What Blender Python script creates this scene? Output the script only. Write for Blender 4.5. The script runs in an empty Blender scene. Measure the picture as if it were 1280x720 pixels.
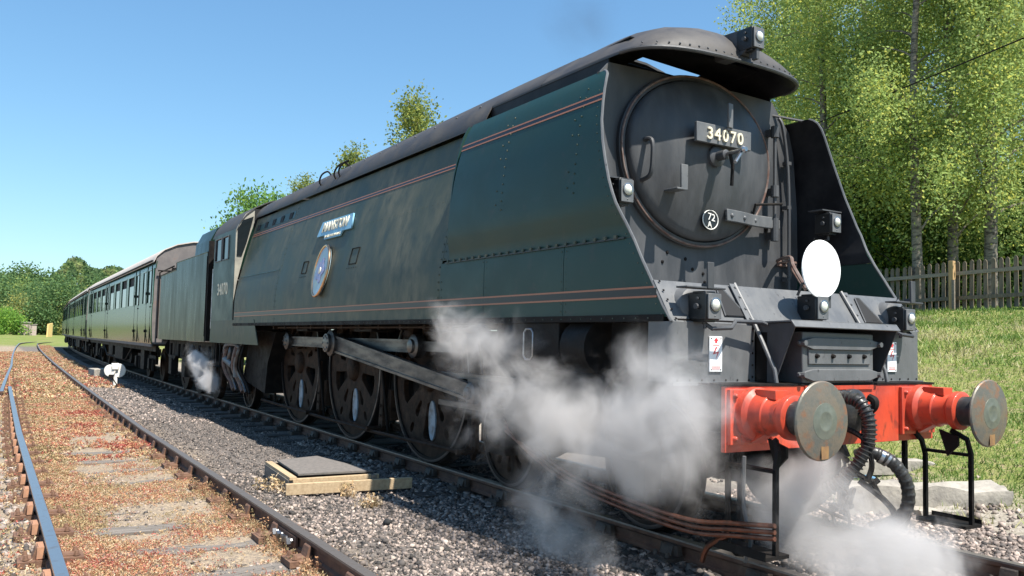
import bpy, bmesh, math, random
import numpy as np
from mathutils import Vector, Matrix
random.seed(7); RNG = np.random.default_rng(11)
SC = bpy.context.scene
COL = SC.collection
# ------------------------------------------------------------------ camera
F_PX = 1050.5553
CAM = (2.855992, -4.946617, 1.354397)
YAW, PITCH, ROLL = 2.585641, 0.062633, 0.023444
def cam_axes():
    cy, sy = math.cos(YAW), math.sin(YAW); cp, sp = math.cos(PITCH), math.sin(PITCH)
    L = Vector((cy*cp, sy*cp, sp)); R = Vector((sy, -cy, 0)); U = R.cross(L)
    c, s = math.cos(ROLL), math.sin(ROLL)
    return c*R + s*U, -s*R + c*U, L
R_, U_, L_ = cam_axes()
cd = bpy.data.cameras.new('camera'); cam = bpy.data.objects.new('camera', cd); COL.objects.link(cam)
cam.matrix_world = Matrix(((R_.x, U_.x, -L_.x, CAM[0]), (R_.y, U_.y, -L_.y, CAM[1]), (R_.z, U_.z, -L_.z, CAM[2]), (0, 0, 0, 1)))
cd.sensor_width = 36; cd.lens = F_PX/1280*36; cd.clip_start = 0.05; cd.clip_end = 5000
SC.camera = cam
# ------------------------------------------------------------------ sky and sun
SUN_EL, SUN_AZ = math.radians(61), math.radians(13.5)      # azimuth from +X towards +Y
w = bpy.data.worlds.new('World'); SC.world = w; w.use_nodes = True
nt = w.node_tree; nt.nodes.clear()
sky = nt.nodes.new('ShaderNodeTexSky'); sky.sky_type = 'NISHITA'; sky.sun_disc = False
sky.sun_elevation = SUN_EL; sky.sun_rotation = math.pi/2 - SUN_AZ
sky.air_density = 1.0; sky.dust_density = 0.25; sky.ozone_density = 3.5
bg = nt.nodes.new('ShaderNodeBackground'); bg.inputs[1].default_value = 0.088
ow = nt.nodes.new('ShaderNodeOutputWorld')
tint = nt.nodes.new('ShaderNodeMix'); tint.data_type = 'RGBA'; tint.blend_type = 'MULTIPLY'; tint.inputs[0].default_value = 1; tint.inputs[7].default_value = (.72, 1.0, 1.16, 1)
nt.links.new(sky.outputs[0], tint.inputs[6]); dv = nt.nodes.new('ShaderNodeVectorMath'); dv.operation = 'MULTIPLY_ADD'; dv.inputs[1].default_value = (.055,)*3; dv.inputs[2].default_value = (.71,)*3
dq = nt.nodes.new('ShaderNodeVectorMath'); dq.operation = 'DIVIDE'
nt.links.new(tint.outputs[2], dv.inputs[0]); nt.links.new(tint.outputs[2], dq.inputs[0]); nt.links.new(dv.outputs[0], dq.inputs[1]); nt.links.new(dq.outputs[0], bg.inputs[0]); nt.links.new(bg.outputs[0], ow.inputs[0])
sd = bpy.data.lights.new('sun', 'SUN'); sd.energy = 5.0; sd.angle = math.radians(0.53); sd.color = (1, .95, .87)
so = bpy.data.objects.new('sun', sd); COL.objects.link(so)
sdir = Vector((math.cos(SUN_EL)*math.cos(SUN_AZ), math.cos(SUN_EL)*math.sin(SUN_AZ), math.sin(SUN_EL)))
so.rotation_euler = (-sdir).to_track_quat('-Z', 'Y').to_euler(); so.location = (10, 5, 20)
SC.view_settings.view_transform = 'Standard'; SC.view_settings.look = 'None'
SC.view_settings.exposure = 0.95; SC.view_settings.gamma = 1.0
SC.cycles.max_bounces = 6; SC.cycles.diffuse_bounces = 3; SC.cycles.glossy_bounces = 3
SC.cycles.transparent_max_bounces = 12; SC.cycles.volume_bounces = 1
SC.cycles.volume_step_rate = 0.6; SC.cycles.volume_max_steps = 64
SC.cycles.use_denoising = True; SC.cycles.sample_clamp_indirect = 6.0
# ------------------------------------------------------------------ materials
def _n(nt, t, **kw):
    n = nt.nodes.new(t)
    for k, v in kw.items(): setattr(n, k, v)
    return n
MATS = {}
def mat(name, col, rough=.6, metal=0., col2=None, scale=4., thr=(.4, .65), detail=6., bump=0., bscale=60., stretch=(1, 1, 1),
        coat=0., spec=.5, rvar=0., col3=None, scale3=.6, thr3=(.5, .7), trans=0., attr=None, emis=None):
    m = bpy.data.materials.new(name); m.use_nodes = True; nt = m.node_tree; nt.nodes.clear()
    L = nt.links.new
    out = _n(nt, 'ShaderNodeOutputMaterial'); b = _n(nt, 'ShaderNodeBsdfPrincipled')
    L(b.outputs[0], out.inputs[0])
    b.inputs['Roughness'].default_value = rough; b.inputs['Metallic'].default_value = metal
    b.inputs['Specular IOR Level'].default_value = spec
    b.inputs['Coat Weight'].default_value = coat; b.inputs['Coat Roughness'].default_value = .12
    tc = _n(nt, 'ShaderNodeTexCoord'); mp = _n(nt, 'ShaderNodeMapping'); mp.inputs['Scale'].default_value = stretch
    L(tc.outputs['Object'], mp.inputs[0])
    c = _n(nt, 'ShaderNodeRGB'); c.outputs[0].default_value = (*col, 1); cur = c.outputs[0]
    if attr:
        a = _n(nt, 'ShaderNodeAttribute', attribute_name=attr); cur = a.outputs['Color']
    def layer(cur, col, scale, thr, det):
        nz = _n(nt, 'ShaderNodeTexNoise'); nz.inputs['Scale'].default_value = scale; nz.inputs['Detail'].default_value = det
        nz.inputs['Roughness'].default_value = .62
        L(mp.outputs[0], nz.inputs['Vector'])
        mr = _n(nt, 'ShaderNodeMapRange'); mr.inputs[1].default_value = thr[0]; mr.inputs[2].default_value = thr[1]
        L(nz.outputs[0], mr.inputs[0])
        mx = _n(nt, 'ShaderNodeMix', data_type='RGBA'); L(mr.outputs[0], mx.inputs[0]); L(cur, mx.inputs[6]); mx.inputs[7].default_value = (*col, 1)
        return mx.outputs[2], mr.outputs[0]
    fac = None
    if col2: cur, fac = layer(cur, col2, scale, thr, detail)
    if col3: cur, fac3 = layer(cur, col3, scale3, thr3, 4.)
    L(cur, b.inputs['Base Color'])
    if fac is not None and rvar:
        mr = _n(nt, 'ShaderNodeMapRange'); mr.inputs[3].default_value = rough; mr.inputs[4].default_value = min(1, rough+rvar)
        L(fac, mr.inputs[0]); L(mr.outputs[0], b.inputs['Roughness'])
    if bump:
        nz = _n(nt, 'ShaderNodeTexNoise'); nz.inputs['Scale'].default_value = bscale; nz.inputs['Detail'].default_value = 5
        L(mp.outputs[0], nz.inputs['Vector'])
        bp = _n(nt, 'ShaderNodeBump'); bp.inputs['Strength'].default_value = bump; bp.inputs['Distance'].default_value = .01
        L(nz.outputs[0], bp.inputs['Height']); L(bp.outputs[0], b.inputs['Normal'])
    if trans:
        tr = _n(nt, 'ShaderNodeBsdfTranslucent'); L(cur, tr.inputs[0])
        ms = _n(nt, 'ShaderNodeMixShader'); ms.inputs[0].default_value = trans
        L(b.outputs[0], ms.inputs[1]); L(tr.outputs[0], ms.inputs[2]); L(ms.outputs[0], out.inputs[0])
    MATS[name] = m
    return m
M_green = mat('green_paint', (.010, .040, .032), .36, spec=.32, col2=(.016, .046, .040), scale=2.5, thr=(.35, .7), coat=.0, bump=.30, bscale=2.4, rvar=.15, col3=(.035, .048, .042), scale3=6, thr3=(.58, .8))
M_green_dusty = mat('dusty_green_paint', (.036, .054, .038), .48, spec=.16, col2=(.165, .160, .118), scale=1.3, thr=(.36, .70), coat=.08, bump=.30, bscale=2.4, rvar=.22, stretch=(1, 1, .55), col3=(.045, .065, .058), scale3=7, thr3=(.42, .75))
M_tender_green = mat('tender_green_paint', (.005, .020, .015), .26, spec=.10, col2=(.014, .026, .016), scale=2, coat=.0, bump=.3, bscale=2.6, stretch=(1.6, 1, .35), rvar=.1)
M_coach_green = mat('coach_green_paint', (.010, .058, .032), .22, spec=.22, col2=(.016, .052, .026), scale=1.2, coat=.06, bump=.10, bscale=1.5)
M_black = mat('smokebox_black', (.042, .044, .048), .50, col2=(.080, .082, .086), scale=5, thr=(.38, .72), bump=.15, bscale=40, stretch=(1, 1, .35), rvar=.2, col3=(.028, .028, .030), scale3=2.2, thr3=(.52, .75))
M_roof_black = mat('roof_black', (.042, .038, .036), .55, col2=(.075, .068, .062), scale=3.5, thr=(.4, .75), bump=.15, bscale=30, rvar=.2)
M_plate_grey = mat('weathered_black_plate', (.092, .095, .099), .42, col2=(.138, .140, .141), scale=6, thr=(.35, .72), bump=.12, bscale=50, rvar=.2, stretch=(1, 1, .5), col3=(.03, .03, .03), scale3=22, thr3=(.64, .72))
M_inner = mat('shade_deepened_black', (.010, .010, .012), .5, spec=.2, col2=(.024, .024, .026), scale=4, bump=.1, bscale=20)  # near-black base colour puts deep shade into inner and under faces
M_under = mat('oily_black', (.008, .0075, .0075), .6, spec=.16, col2=(.022, .018, .015), scale=7, thr=(.45, .7), bump=.3, bscale=30, rvar=.3)
M_wheel = mat('grimy_wheel_brown', (.048, .029, .020), .65, spec=.10, col2=(.016, .011, .008), scale=9, thr=(.4, .65), bump=.3, bscale=40)
M_steel = mat('bright_steel', (.42, .43, .45), .28, 1., col2=(.16, .14, .12), scale=9, thr=(.45, .8), rvar=.3, bump=.08)
M_rod = mat('oiled_steel_rod', (.13, .125, .125), .36, .75, col2=(.04, .032, .026), scale=8, thr=(.42, .75), rvar=.3, bump=.08, stretch=(.3, 1, 1))
M_red = mat('buffer_beam_red', (.58, .070, .032), .42, col2=(.36, .045, .026), scale=6, thr=(.40, .72), bump=.15, bscale=30, rvar=.2, col3=(.13, .035, .025), scale3=13, thr3=(.56, .74), coat=.2, stretch=(1, 1, .5))
M_beige = mat('primer_beige', (.34, .32, .26), .6, col2=(.22, .21, .18), scale=5)
M_white = mat('white_enamel', (.90, .90, .89), .35)
M_offwhite = mat('weathered_white_paint', (.78, .76, .70), .55, col2=(.45, .38, .28), scale=12, thr=(.55, .75))
M_signred = mat('sign_red', (.62, .05, .06), .5)
M_signpink = mat('sign_small_print_red', (.70, .30, .28), .5)
M_lining = mat('orange_lining', (.34, .14, .08), .5)
M_black_line = mat('black_lining_band', (.010, .011, .012), .4)
M_cream_num = mat('cream_numerals', (.72, .66, .50), .5)
M_blue_plate = mat('pale_blue_nameplate', (.19, .40, .55), .4)
M_bluegrey = mat('pale_blue_grey', (.25, .33, .40), .5, col2=(.12, .13, .14), scale=9)
M_brass = mat('polished_brass', (.62, .38, .22), .22, 1.)
M_shield = mat('cream_green_enamel', (.42, .50, .42), .3, col2=(.30, .42, .50), scale=5, thr=(.4, .6))
M_shieldc = mat('enamel_crest_blue', (.18, .24, .50), .35, col2=(.45, .36, .42), scale=30)
M_lens = mat('lamp_lens', (.75, .75, .66), .12, 0., col2=(.55, .56, .5), scale=20, coat=1.)
M_rubber = mat('black_rubber', (.022, .022, .022), .38, col2=(.05, .047, .043), scale=15, bump=.2)
M_copper = mat('dull_copper_pipe', (.22, .085, .05), .38, .75, col2=(.10, .05, .035), scale=12)
M_rustpipe = mat('rusty_conduit', (.12, .06, .045), .6, col2=(.19, .15, .13), scale=12)
M_glass = mat('dark_window_glass', (.012, .016, .018), .05, spec=.4)
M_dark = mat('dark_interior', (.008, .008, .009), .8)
M_coachroof = mat('coach_roof_grey', (.56, .50, .44), .7, col2=(.46, .40, .35), scale=3)
M_coachend = mat('coach_end_dirty', (.13, .115, .11), .7, col2=(.17, .15, .14), scale=4, col3=(.17, .11, .09), scale3=2, thr3=(.6, .75))
def headmat():
    # worn buffer face: concentric grease patch, rust ring, streak
    m = mat('worn_buffer_face', (.22, .18, .14), .42, .5, col2=(.14, .14, .12), scale=7, thr=(.42, .58), rvar=.25, bump=.15, col3=(.27, .14, .08), scale3=11, thr3=(.52, .66))
    return m
M_head = headmat()
M_streak = mat('rust_streak', (.30, .17, .07), .6, .2, col2=(.20, .11, .06), scale=14)
M_grease = mat('greased_buffer_centre', (.17, .18, .15), .35, .3, col2=(.12, .135, .11), scale=16, rvar=.2)
M_railtop = mat('worn_rail_top', (.20, .18, .165), .42, .55, col2=(.15, .12, .10), scale=16, thr=(.5, .8), rvar=.25)
M_railtop_blue = mat('polished_rail_top', (.50, .50, .50), .36, .95, col2=(.25, .24, .23), scale=9, thr=(.55, .85), rvar=.2)
M_rail = mat('rusty_rail', (.085, .042, .028), .8, col2=(.15, .075, .045), scale=10, bump=.2)
M_chair_dark = mat('shaded_cast_chair', (.035, .028, .024), .7, col2=(.07, .05, .038), scale=12, bump=.3)  # darker copy of the chair colour, standing in for shade under the train
M_chair = mat('rusty_cast_chair', (.12, .062, .04), .85, col2=(.20, .11, .065), scale=12, bump=.3)
M_key = mat('oak_key', (.40, .20, .11), .8, col2=(.26, .14, .085), scale=14, stretch=(.2, 1, 1))
M_sleeper = mat('weathered_sleeper', (.20, .175, .15), .9, col2=(.08, .07, .062), scale=9, thr=(.4, .65), stretch=(6, .6, 1), bump=.6, bscale=30, col3=(.24, .21, .18), scale3=3)
M_sleeper_dark = mat('oily_sleeper', (.06, .05, .043), .8, col2=(.03, .026, .023), scale=9, stretch=(6, .6, 1), bump=.5, bscale=30)
M_timber = mat('sawn_timber', (.48, .36, .22), .8, col2=(.34, .24, .14), scale=6, thr=(.4, .7), stretch=(.3, 5, 5), bump=.3)
M_timber_old = mat('grey_old_timber', (.16, .135, .11), .85, col2=(.24, .2, .16), scale=8, stretch=(.5, 4, 4), bump=.4)
M_ply = mat('grey_board', (.17, .15, .135), .85, col2=(.12, .11, .10), scale=26, thr=(.4, .65), bump=.4, bscale=90)
M_fence = mat('weathered_fence_timber', (.15, .115, .08), .9, col2=(.25, .20, .14), scale=7, thr=(.4, .7), stretch=(4, 4, .5), bump=.4)
M_railwood = mat('bleached_fence_rail', (.33, .27, .20), .85, col2=(.25, .2, .15), scale=8, stretch=(.4, 4, 4), bump=.3)
M_post_new = mat('new_post_timber', (.52, .34, .16), .8, col2=(.40, .25, .12), scale=8, stretch=(4, 4, .4), bump=.3)
M_concrete = mat('old_concrete', (.33, .30, .255), .9, col2=(.22, .20, .175), scale=9, thr=(.4, .65), bump=.8, bscale=26, col3=(.42, .38, .32), scale3=2.5)
M_brick = mat('pinkish_render', (.42, .33, .29), .9, col2=(.34, .27, .24), scale=3)
M_yellow = mat('yellow_board', (.72, .50, .18), .8, col2=(.66, .46, .20), scale=2)
M_stone = mat('ballast_stone', (.2, .2, .2), .85, attr='Col', bump=.4, bscale=120)
M_weed = mat('stonecrop_leaf', (.4, .2, .1), .7, attr='Col', trans=.25)
M_leaf = mat('birch_leaf', (.1, .2, .03), .7, spec=.2, attr='Col', trans=.5)
M_grassb = mat('grass_blade', (.1, .2, .03), .6, attr='Col', trans=.3)
M_bark = mat('birch_bark', (.25, .215, .17), .85, col2=(.06, .05, .04), scale=6, thr=(.46, .62), stretch=(1, 1, 3.2), bump=.4, bscale=30)
M_bark_dark = mat('brown_bark', (.12, .09, .065), .9, col2=(.07, .055, .04), scale=8, stretch=(3, 3, .5), bump=.6)
M_blue_pipe = mat('blue_hose', (.15, .32, .50), .4)
# ------------------------------------------------------------------ mesh builder
class MB:
    def __init__(s): s.v = []; s.f = []; s.m = []
    def add(s, vs, fs, mi=0):
        o = len(s.v); s.v += [tuple(a) for a in vs]; s.f += [tuple(i+o for i in f) for f in fs]; s.m += [mi]*len(fs); return s
    def box(s, c, d, rz=0., ry=0., rx=0., mi=0, taper=1.):
        hx, hy, hz = d[0]/2, d[1]/2, d[2]/2
        M = Matrix.Rotation(rz, 3, 'Z') @ Matrix.Rotation(ry, 3, 'Y') @ Matrix.Rotation(rx, 3, 'X'); c = Vector(c)
        vs = [c + M @ Vector((x*hx*(taper if z > 0 else 1), y*hy*(taper if z > 0 else 1), z*hz)) for x in (-1, 1) for y in (-1, 1) for z in (-1, 1)]
        return s.add(vs, [(0, 1, 3, 2), (4, 6, 7, 5), (0, 4, 5, 1), (2, 3, 7, 6), (0, 2, 6, 4), (1, 5, 7, 3)], mi)
    def bb(s, x0, x1, y0, y1, z0, z1, mi=0):
        return s.box(((x0+x1)/2, (y0+y1)/2, (z0+z1)/2), (abs(x1-x0), abs(y1-y0), abs(z1-z0)), mi=mi)
    def cyl(s, p0, p1, r0, r1=None, n=16, caps=True, mi=0):
        p0, p1 = Vector(p0), Vector(p1); r1 = r0 if r1 is None else r1
        ax = (p1-p0).normalized(); a = ax.orthogonal().normalized(); b = ax.cross(a)
        vs = []
        for p, r in ((p0, r0), (p1, r1)):
            for i in range(n):
                t = 2*math.pi*i/n; vs.append(p + r*(math.cos(t)*a + math.sin(t)*b))
        fs = [(i, (i+1) % n, n+(i+1) % n, n+i) for i in range(n)]
        if caps: fs += [tuple(range(n))[::-1], tuple(range(n, 2*n))]
        return s.add(vs, fs, mi)
    def rings(s, rings, closed=True, caps=True, mi=0):
        n = len(rings[0]); vs = [v for r in rings for v in r]; fs = []
        for k in range(len(rings)-1):
            for i in range(n if closed else n-1):
                j = (i+1) % n; fs.append((k*n+i, k*n+j, (k+1)*n+j, (k+1)*n+i))
        if caps and closed: fs += [tuple(range(n))[::-1], tuple(range((len(rings)-1)*n, len(rings)*n))]
        return s.add(vs, fs, mi)
    def tube(s, path, r, n=8, caps=True, mi=0):
        P = [Vector(p) for p in path]; rr = r if isinstance(r, (list, tuple)) else [r]*len(P)
        t0 = (P[1]-P[0]).normalized(); a = t0.orthogonal().normalized(); rings = []
        for i, p in enumerate(P):
            t = (P[min(i+1, len(P)-1)]-P[max(i-1, 0)]).normalized()
            a = (a - t*a.dot(t)).normalized(); b = t.cross(a)
            rings.append([p + rr[i]*(math.cos(2*math.pi*k/n)*a + math.sin(2*math.pi*k/n)*b) for k in range(n)])
        return s.rings(rings, True, caps, mi)
    def lathe(s, prof, o, ax, n=24, mi=0, caps=False):
        o = Vector(o); ax = Vector(ax).normalized(); a = ax.orthogonal().normalized(); b = ax.cross(a)
        rings = [[o + ax*h + r*(math.cos(2*math.pi*k/n)*a + math.sin(2*math.pi*k/n)*b) for k in range(n)] for r, h in prof]
        return s.rings(rings, True, caps, mi)
    def prism(s, poly, axis, a, b, mi=0):
        # poly: 2D points; axis 0: (y,z) extruded in x; 1: (x,z) in y; 2: (x,y) in z
        def P(p, t): return (t, p[0], p[1]) if axis == 0 else ((p[0], t, p[1]) if axis == 1 else (p[0], p[1], t))
        n = len(poly); vs = [P(p, a) for p in poly]+[P(p, b) for p in poly]
        fs = [tuple(range(n)), tuple(range(n, 2*n))[::-1]]+[(i, n+i, n+(i+1) % n, (i+1) % n) for i in range(n)]
        return s.add(vs, fs, mi)
    def slab(s, grid, off, mi=0):
        # grid[i][j] of points, thickened by vector function/const off
        ni, nj = len(grid), len(grid[0]); top = [Vector(p) for r in grid for p in r]; o = Vector(off)
        bot = [p+o for p in top]; N = ni*nj; fs = []
        for i in range(ni-1):
            for j in range(nj-1):
                q = (i*nj+j, i*nj+j+1, (i+1)*nj+j+1, (i+1)*nj+j); fs += [q, tuple(N+k for k in q[::-1])]
        for i in range(ni-1):
            for j in (0, nj-1): fs.append((i*nj+j, (i+1)*nj+j, N+(i+1)*nj+j, N+i*nj+j))
        for j in range(nj-1):
            for i in (0, ni-1): fs.append((i*nj+j, i*nj+j+1, N+i*nj+j+1, N+i*nj+j))
        return s.add(top+bot, fs, mi)
    def dome(s, c, nrm, r, h=None, n=6, mi=0):
        c = Vector(c); ax = Vector(nrm).normalized(); a = ax.orthogonal().normalized(); b = ax.cross(a); h = h or r*.6
        r1 = [c + r*(math.cos(2*math.pi*k/n)*a+math.sin(2*math.pi*k/n)*b) for k in range(n)]
        r2 = [c + ax*h + r*.6*(math.cos(2*math.pi*k/n)*a+math.sin(2*math.pi*k/n)*b) for k in range(n)]
        return s.add(r1+r2, [(i, (i+1) % n, n+(i+1) % n, n+i) for i in range(n)]+[tuple(range(n, 2*n))], mi)
    def build(s, name, mats, parent=None, smooth=35, bev=0., loc=None, stuff=False):
        me = bpy.data.meshes.new(name); me.from_pydata(s.v, [], s.f); mats = mats if isinstance(mats, (list, tuple)) else [mats]
        for m in mats: me.materials.append(m)
        if len(mats) > 1: me.polygons.foreach_set('material_index', s.m)
        bm = bmesh.new(); bm.from_mesh(me); bmesh.ops.recalc_face_normals(bm, faces=bm.faces); bm.to_mesh(me); bm.free()
        if smooth:
            me.polygons.foreach_set('use_smooth', [True]*len(me.polygons)); me.set_sharp_from_angle(angle=math.radians(smooth))
        o = bpy.data.objects.new(name, me); COL.objects.link(o)
        if parent is not None: o.parent = parent
        if loc: o.location = loc
        if bev:
            b = o.modifiers.new('bevel', 'BEVEL'); b.width = bev; b.segments = 2; b.limit_method = 'ANGLE'; b.angle_limit = math.radians(40)
        if stuff: o['kind'] = 'stuff'
        return o
def split_build(mb, name, *a, **k):
    # each loose piece of the builder becomes an object of its own
    par = list(range(len(mb.v)))
    def find(i):
        while par[i] != i: par[i] = par[par[i]]; i = par[i]
        return i
    for f in mb.f:
        for i in f[1:]: par[find(i)] = find(f[0])
    groups = {}
    for fi, f in enumerate(mb.f): groups.setdefault(find(f[0]), []).append(fi)
    out = []
    for fl in groups.values():
        m = MB(); idx = {}
        for fi in fl:
            g = []
            for i in mb.f[fi]:
                if i not in idx: idx[i] = len(m.v); m.v.append(mb.v[i])
                g.append(idx[i])
            m.f.append(tuple(g)); m.m.append(mb.m[fi])
        out.append(m.build(name, *a, **k))
    return out
def tag(o, label, cat, group=None, kind=None):
    if label: o['label'] = label
    if cat: o['category'] = cat
    if group: o['group'] = group
    if kind: o['kind'] = kind
    return o
def empty(name, loc=(0, 0, 0), rz=0.):
    o = bpy.data.objects.new(name, None); COL.objects.link(o); o.location = loc; o.rotation_euler = (0, 0, rz); o.empty_display_size = .2
    return o
def copy_tree(o, parent=None):
    c = o.copy(); COL.objects.link(c)
    if parent is not None: c.parent = parent
    for ch in list(o.children): copy_tree(ch, c)
    return c
def dup(o, parent, loc=None, rz=None):
    c = copy_tree(o, parent)
    if loc is not None: c.location = loc
    if rz is not None: c.rotation_euler = (0, 0, rz)
    return c
def add_copy(mesh_obj, parent, loc, rot=(0, 0, 0), scale=(1, 1, 1)):
    c = mesh_obj.copy(); COL.objects.link(c); c.parent = parent; c.location = loc; c.rotation_euler = rot; c.scale = scale
    return c
def curve_mesh(splines, depth, bevel=0.):
    cu = bpy.data.curves.new('tmp', 'CURVE'); cu.dimensions = '2D'; cu.fill_mode = 'BOTH'; cu.extrude = depth/2; cu.bevel_depth = bevel
    for sp in splines:
        s = cu.splines.new('POLY'); s.points.add(len(sp)-1); s.use_cyclic_u = True
        for p, q in zip(s.points, sp): p.co = (q[0], q[1], 0, 1)
    ob = bpy.data.objects.new('tmp', cu); COL.objects.link(ob)
    dg = bpy.context.evaluated_depsgraph_get(); me = bpy.data.meshes.new_from_object(ob.evaluated_get(dg))
    bpy.data.objects.remove(ob); bpy.data.curves.remove(cu)
    return me
def text_obj(name, body, size, depth, m, parent, mw, spacing=1., shear=0., bold=0.):
    cu = bpy.data.curves.new('tmp', 'FONT'); cu.body = body; cu.size = size; cu.extrude = depth/2; cu.align_x = 'CENTER'; cu.align_y = 'CENTER'
    cu.space_character = spacing; cu.offset = bold; cu.resolution_u = 4
    ob = bpy.data.objects.new('tmp', cu); COL.objects.link(ob)
    dg = bpy.context.evaluated_depsgraph_get(); me = bpy.data.meshes.new_from_object(ob.evaluated_get(dg))
    bpy.data.objects.remove(ob); bpy.data.curves.remove(cu)
    me.materials.clear(); me.materials.append(m); me.transform(mw)
    o = bpy.data.objects.new(name, me); COL.objects.link(o); o.parent = parent
    return o
def basis(x, y, z, loc):
    return Matrix(((x[0], y[0], z[0], loc[0]), (x[1], y[1], z[1], loc[1]), (x[2], y[2], z[2], loc[2]), (0, 0, 0, 1)))
def interp(tab, z):
    if z <= tab[0][0]: return tab[0][1]
    for (a, b), (c, d) in zip(tab, tab[1:]):
        if z <= c: return b+(d-b)*(z-a)/(c-a)
    return tab[-1][1]
def frange(a, b, n): return [a+(b-a)*i/(n-1) for i in range(n)]
def smooth_path(pts, k=6):
    P = [Vector(p) for p in pts]; out = []
    for i in range(len(P)-1):
        p0 = P[max(i-1, 0)]; p1 = P[i]; p2 = P[i+1]; p3 = P[min(i+2, len(P)-1)]
        for j in range(k):
            t = j/k; out.append(.5*((2*p1)+(-p0+p2)*t+(2*p0-5*p1+4*p2-p3)*t*t+(-p0+3*p1-3*p2+p3)*t**3))
    return out+[P[-1]]
def np_mesh(name, V, Fa, m, col=None, parent=None, smooth=False):
    # V (n,3), Fa (k,s) faces of equal size s
    me = bpy.data.meshes.new(name); n, k, s = len(V), len(Fa), Fa.shape[1]
    me.vertices.add(n); me.vertices.foreach_set('co', V.astype(np.float32).ravel())
    me.loops.add(k*s); me.loops.foreach_set('vertex_index', Fa.astype(np.int32).ravel())
    me.polygons.add(k); me.polygons.foreach_set('loop_start', np.arange(0, k*s, s, dtype=np.int32))
    if smooth: me.polygons.foreach_set('use_smooth', np.ones(k, bool))
    me.update(calc_edges=True)
    if col is not None:
        a = me.color_attributes.new('Col', 'FLOAT_COLOR', 'POINT')
        c4 = np.ones((n, 4), np.float32); c4[:, :3] = col; a.data.foreach_set('color', c4.ravel())
    me.materials.append(m); o = bpy.data.objects.new(name, me); COL.objects.link(o)
    if parent is not None: o.parent = parent
    return o
def vnoise(x, y, seed=0, sc=1.):
    x = np.asarray(x)*sc; y = np.asarray(y)*sc; xi = np.floor(x).astype(int); yi = np.floor(y).astype(int); fx = x-xi; fy = y-yi
    def h(a, b):
        n = (a*374761393 + b*668265263 + seed*974634777) & 0xffffffff
        n = ((n ^ (n >> 13))*1274126177) & 0xffffffff
        return ((n ^ (n >> 16)) & 0xffff)/65535.
    u = fx*fx*(3-2*fx); v = fy*fy*(3-2*fy)
    return (h(xi, yi)*(1-u)+h(xi+1, yi)*u)*(1-v)+(h(xi, yi+1)*(1-u)+h(xi+1, yi+1)*u)*v
def fbm(x, y, seed=0, sc=1., o=4):
    r = 0; a = .5
    for i in range(o): r = r+a*vnoise(x, y, seed+i, sc*2**i); a *= .5
    return r
def sid_off(x):
    if x > -10: return 0.
    if x > -90: d = -(x+10); return .013*d+.00018*d*d
    d = -90-x; return 2.192+.0418*d+d*d/(2*75)
# ------------------------------------------------------------------ the line of the tracks
def off_y(x):
    if x > -15: return 0.
    if x > -90: return (x+15)**2/(2*1080)
    y0 = 75**2/2160; s0 = 75/1080; d = -90-x
    return y0+s0*d+d*d/(2*110)
def tang(x): return (off_y(x-.5)-off_y(x+.5))      # dy per metre backwards
# ================================================================== LOCOMOTIVE (front = +X, rail top z = 0, seen side is -Y)
loco = tag(empty('steam_locomotive', (0, 0, 0)), 'dark green air-smoothed steam locomotive numbered 34070 with red buffer beam, front of the train', 'steam locomotive')
LOW = [(1.53, 1.31), (1.95, 1.312), (2.07, 1.305)]
CAS = [(1.53, 1.31), (1.9, 1.31), (2.07, 1.295), (2.3, 1.25), (2.75, 1.14), (3.1, 1.045), (3.4, .96)]
DEF = [(2.07, 1.305), (2.14, 1.308), (2.22, 1.326), (2.32, 1.345), (2.5, 1.343), (2.8, 1.318), (3.0, 1.288), (3.2, 1.236), (3.3, 1.203), (3.38, 1.155)]
XF = [(1.48, -1.09), (1.6, -1.185), (1.8, -1.315), (2.0, -1.45), (2.2, -1.575), (2.4, -1.68), (2.6, -1.765), (2.8, -1.83), (3.0, -1.885), (3.2, -1.92), (3.3, -1.94), (3.35, -1.965), (3.385, -2.04)]
def hw(z, x=-6): return interp(CAS, z)
ROOF = [(0, 3.90), (.2, 3.893), (.4, 3.862), (.58, 3.805), (.74, 3.725), (.86, 3.64), (.93, 3.575), (.985, 3.49), (1.0, 3.44)]
def rk(x): return 1+.24*min(1, max(0, (x+12.2)/7.5))
def side(name, zs, x0f, x1f, wf, m, th=.012, nx=2):
    for s in (-1, 1):
        grid = [[(x0f(z)+(x1f(z)-x0f(z))*t, s*wf(z), z) for z in zs] for t in frange(0, 1, nx)]
        mb = MB(); mb.slab(grid, (0, -s*th, 0)); mb.build(name, m, loco, smooth=50)
g = .003
zl = [1.53, 1.75, 1.95, 2.02, 2.068]
wl = lambda z: interp(LOW, z)
side('lower_side_panel', zl, lambda z: interp(XF, z), lambda z: -2.27+g, wl, M_green)
side('lower_side_panel', zl, lambda z: -2.27-g, lambda z: -3.46+g, wl, M_green)
side('lower_side_panel', zl, lambda z: -3.46-g, lambda z: -4.30+g, wl, M_green)
zc = [1.53, 1.75, 1.95, 2.1, 2.3, 2.5, 2.75, 2.95, 3.1, 3.25, 3.4]
side('side_casing_panel', zc[3:], lambda z: -3.9, lambda z: -4.30+g, hw, M_green_dusty)
side('side_casing_panel', zc, lambda z: -4.30-g, lambda z: -9.75+g, hw, M_green_dusty, nx=4)
side('side_casing_panel', zc, lambda z: -9.75-g, lambda z: -12.2, hw, M_green_dusty)
zd = [2.072, 2.10, 2.14, 2.18, 2.22, 2.27, 2.32, 2.4, 2.5, 2.65, 2.8, 2.95, 3.1, 3.2, 3.28, 3.33, 3.36, 3.378]
wd = lambda z: interp(DEF, z)
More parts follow.
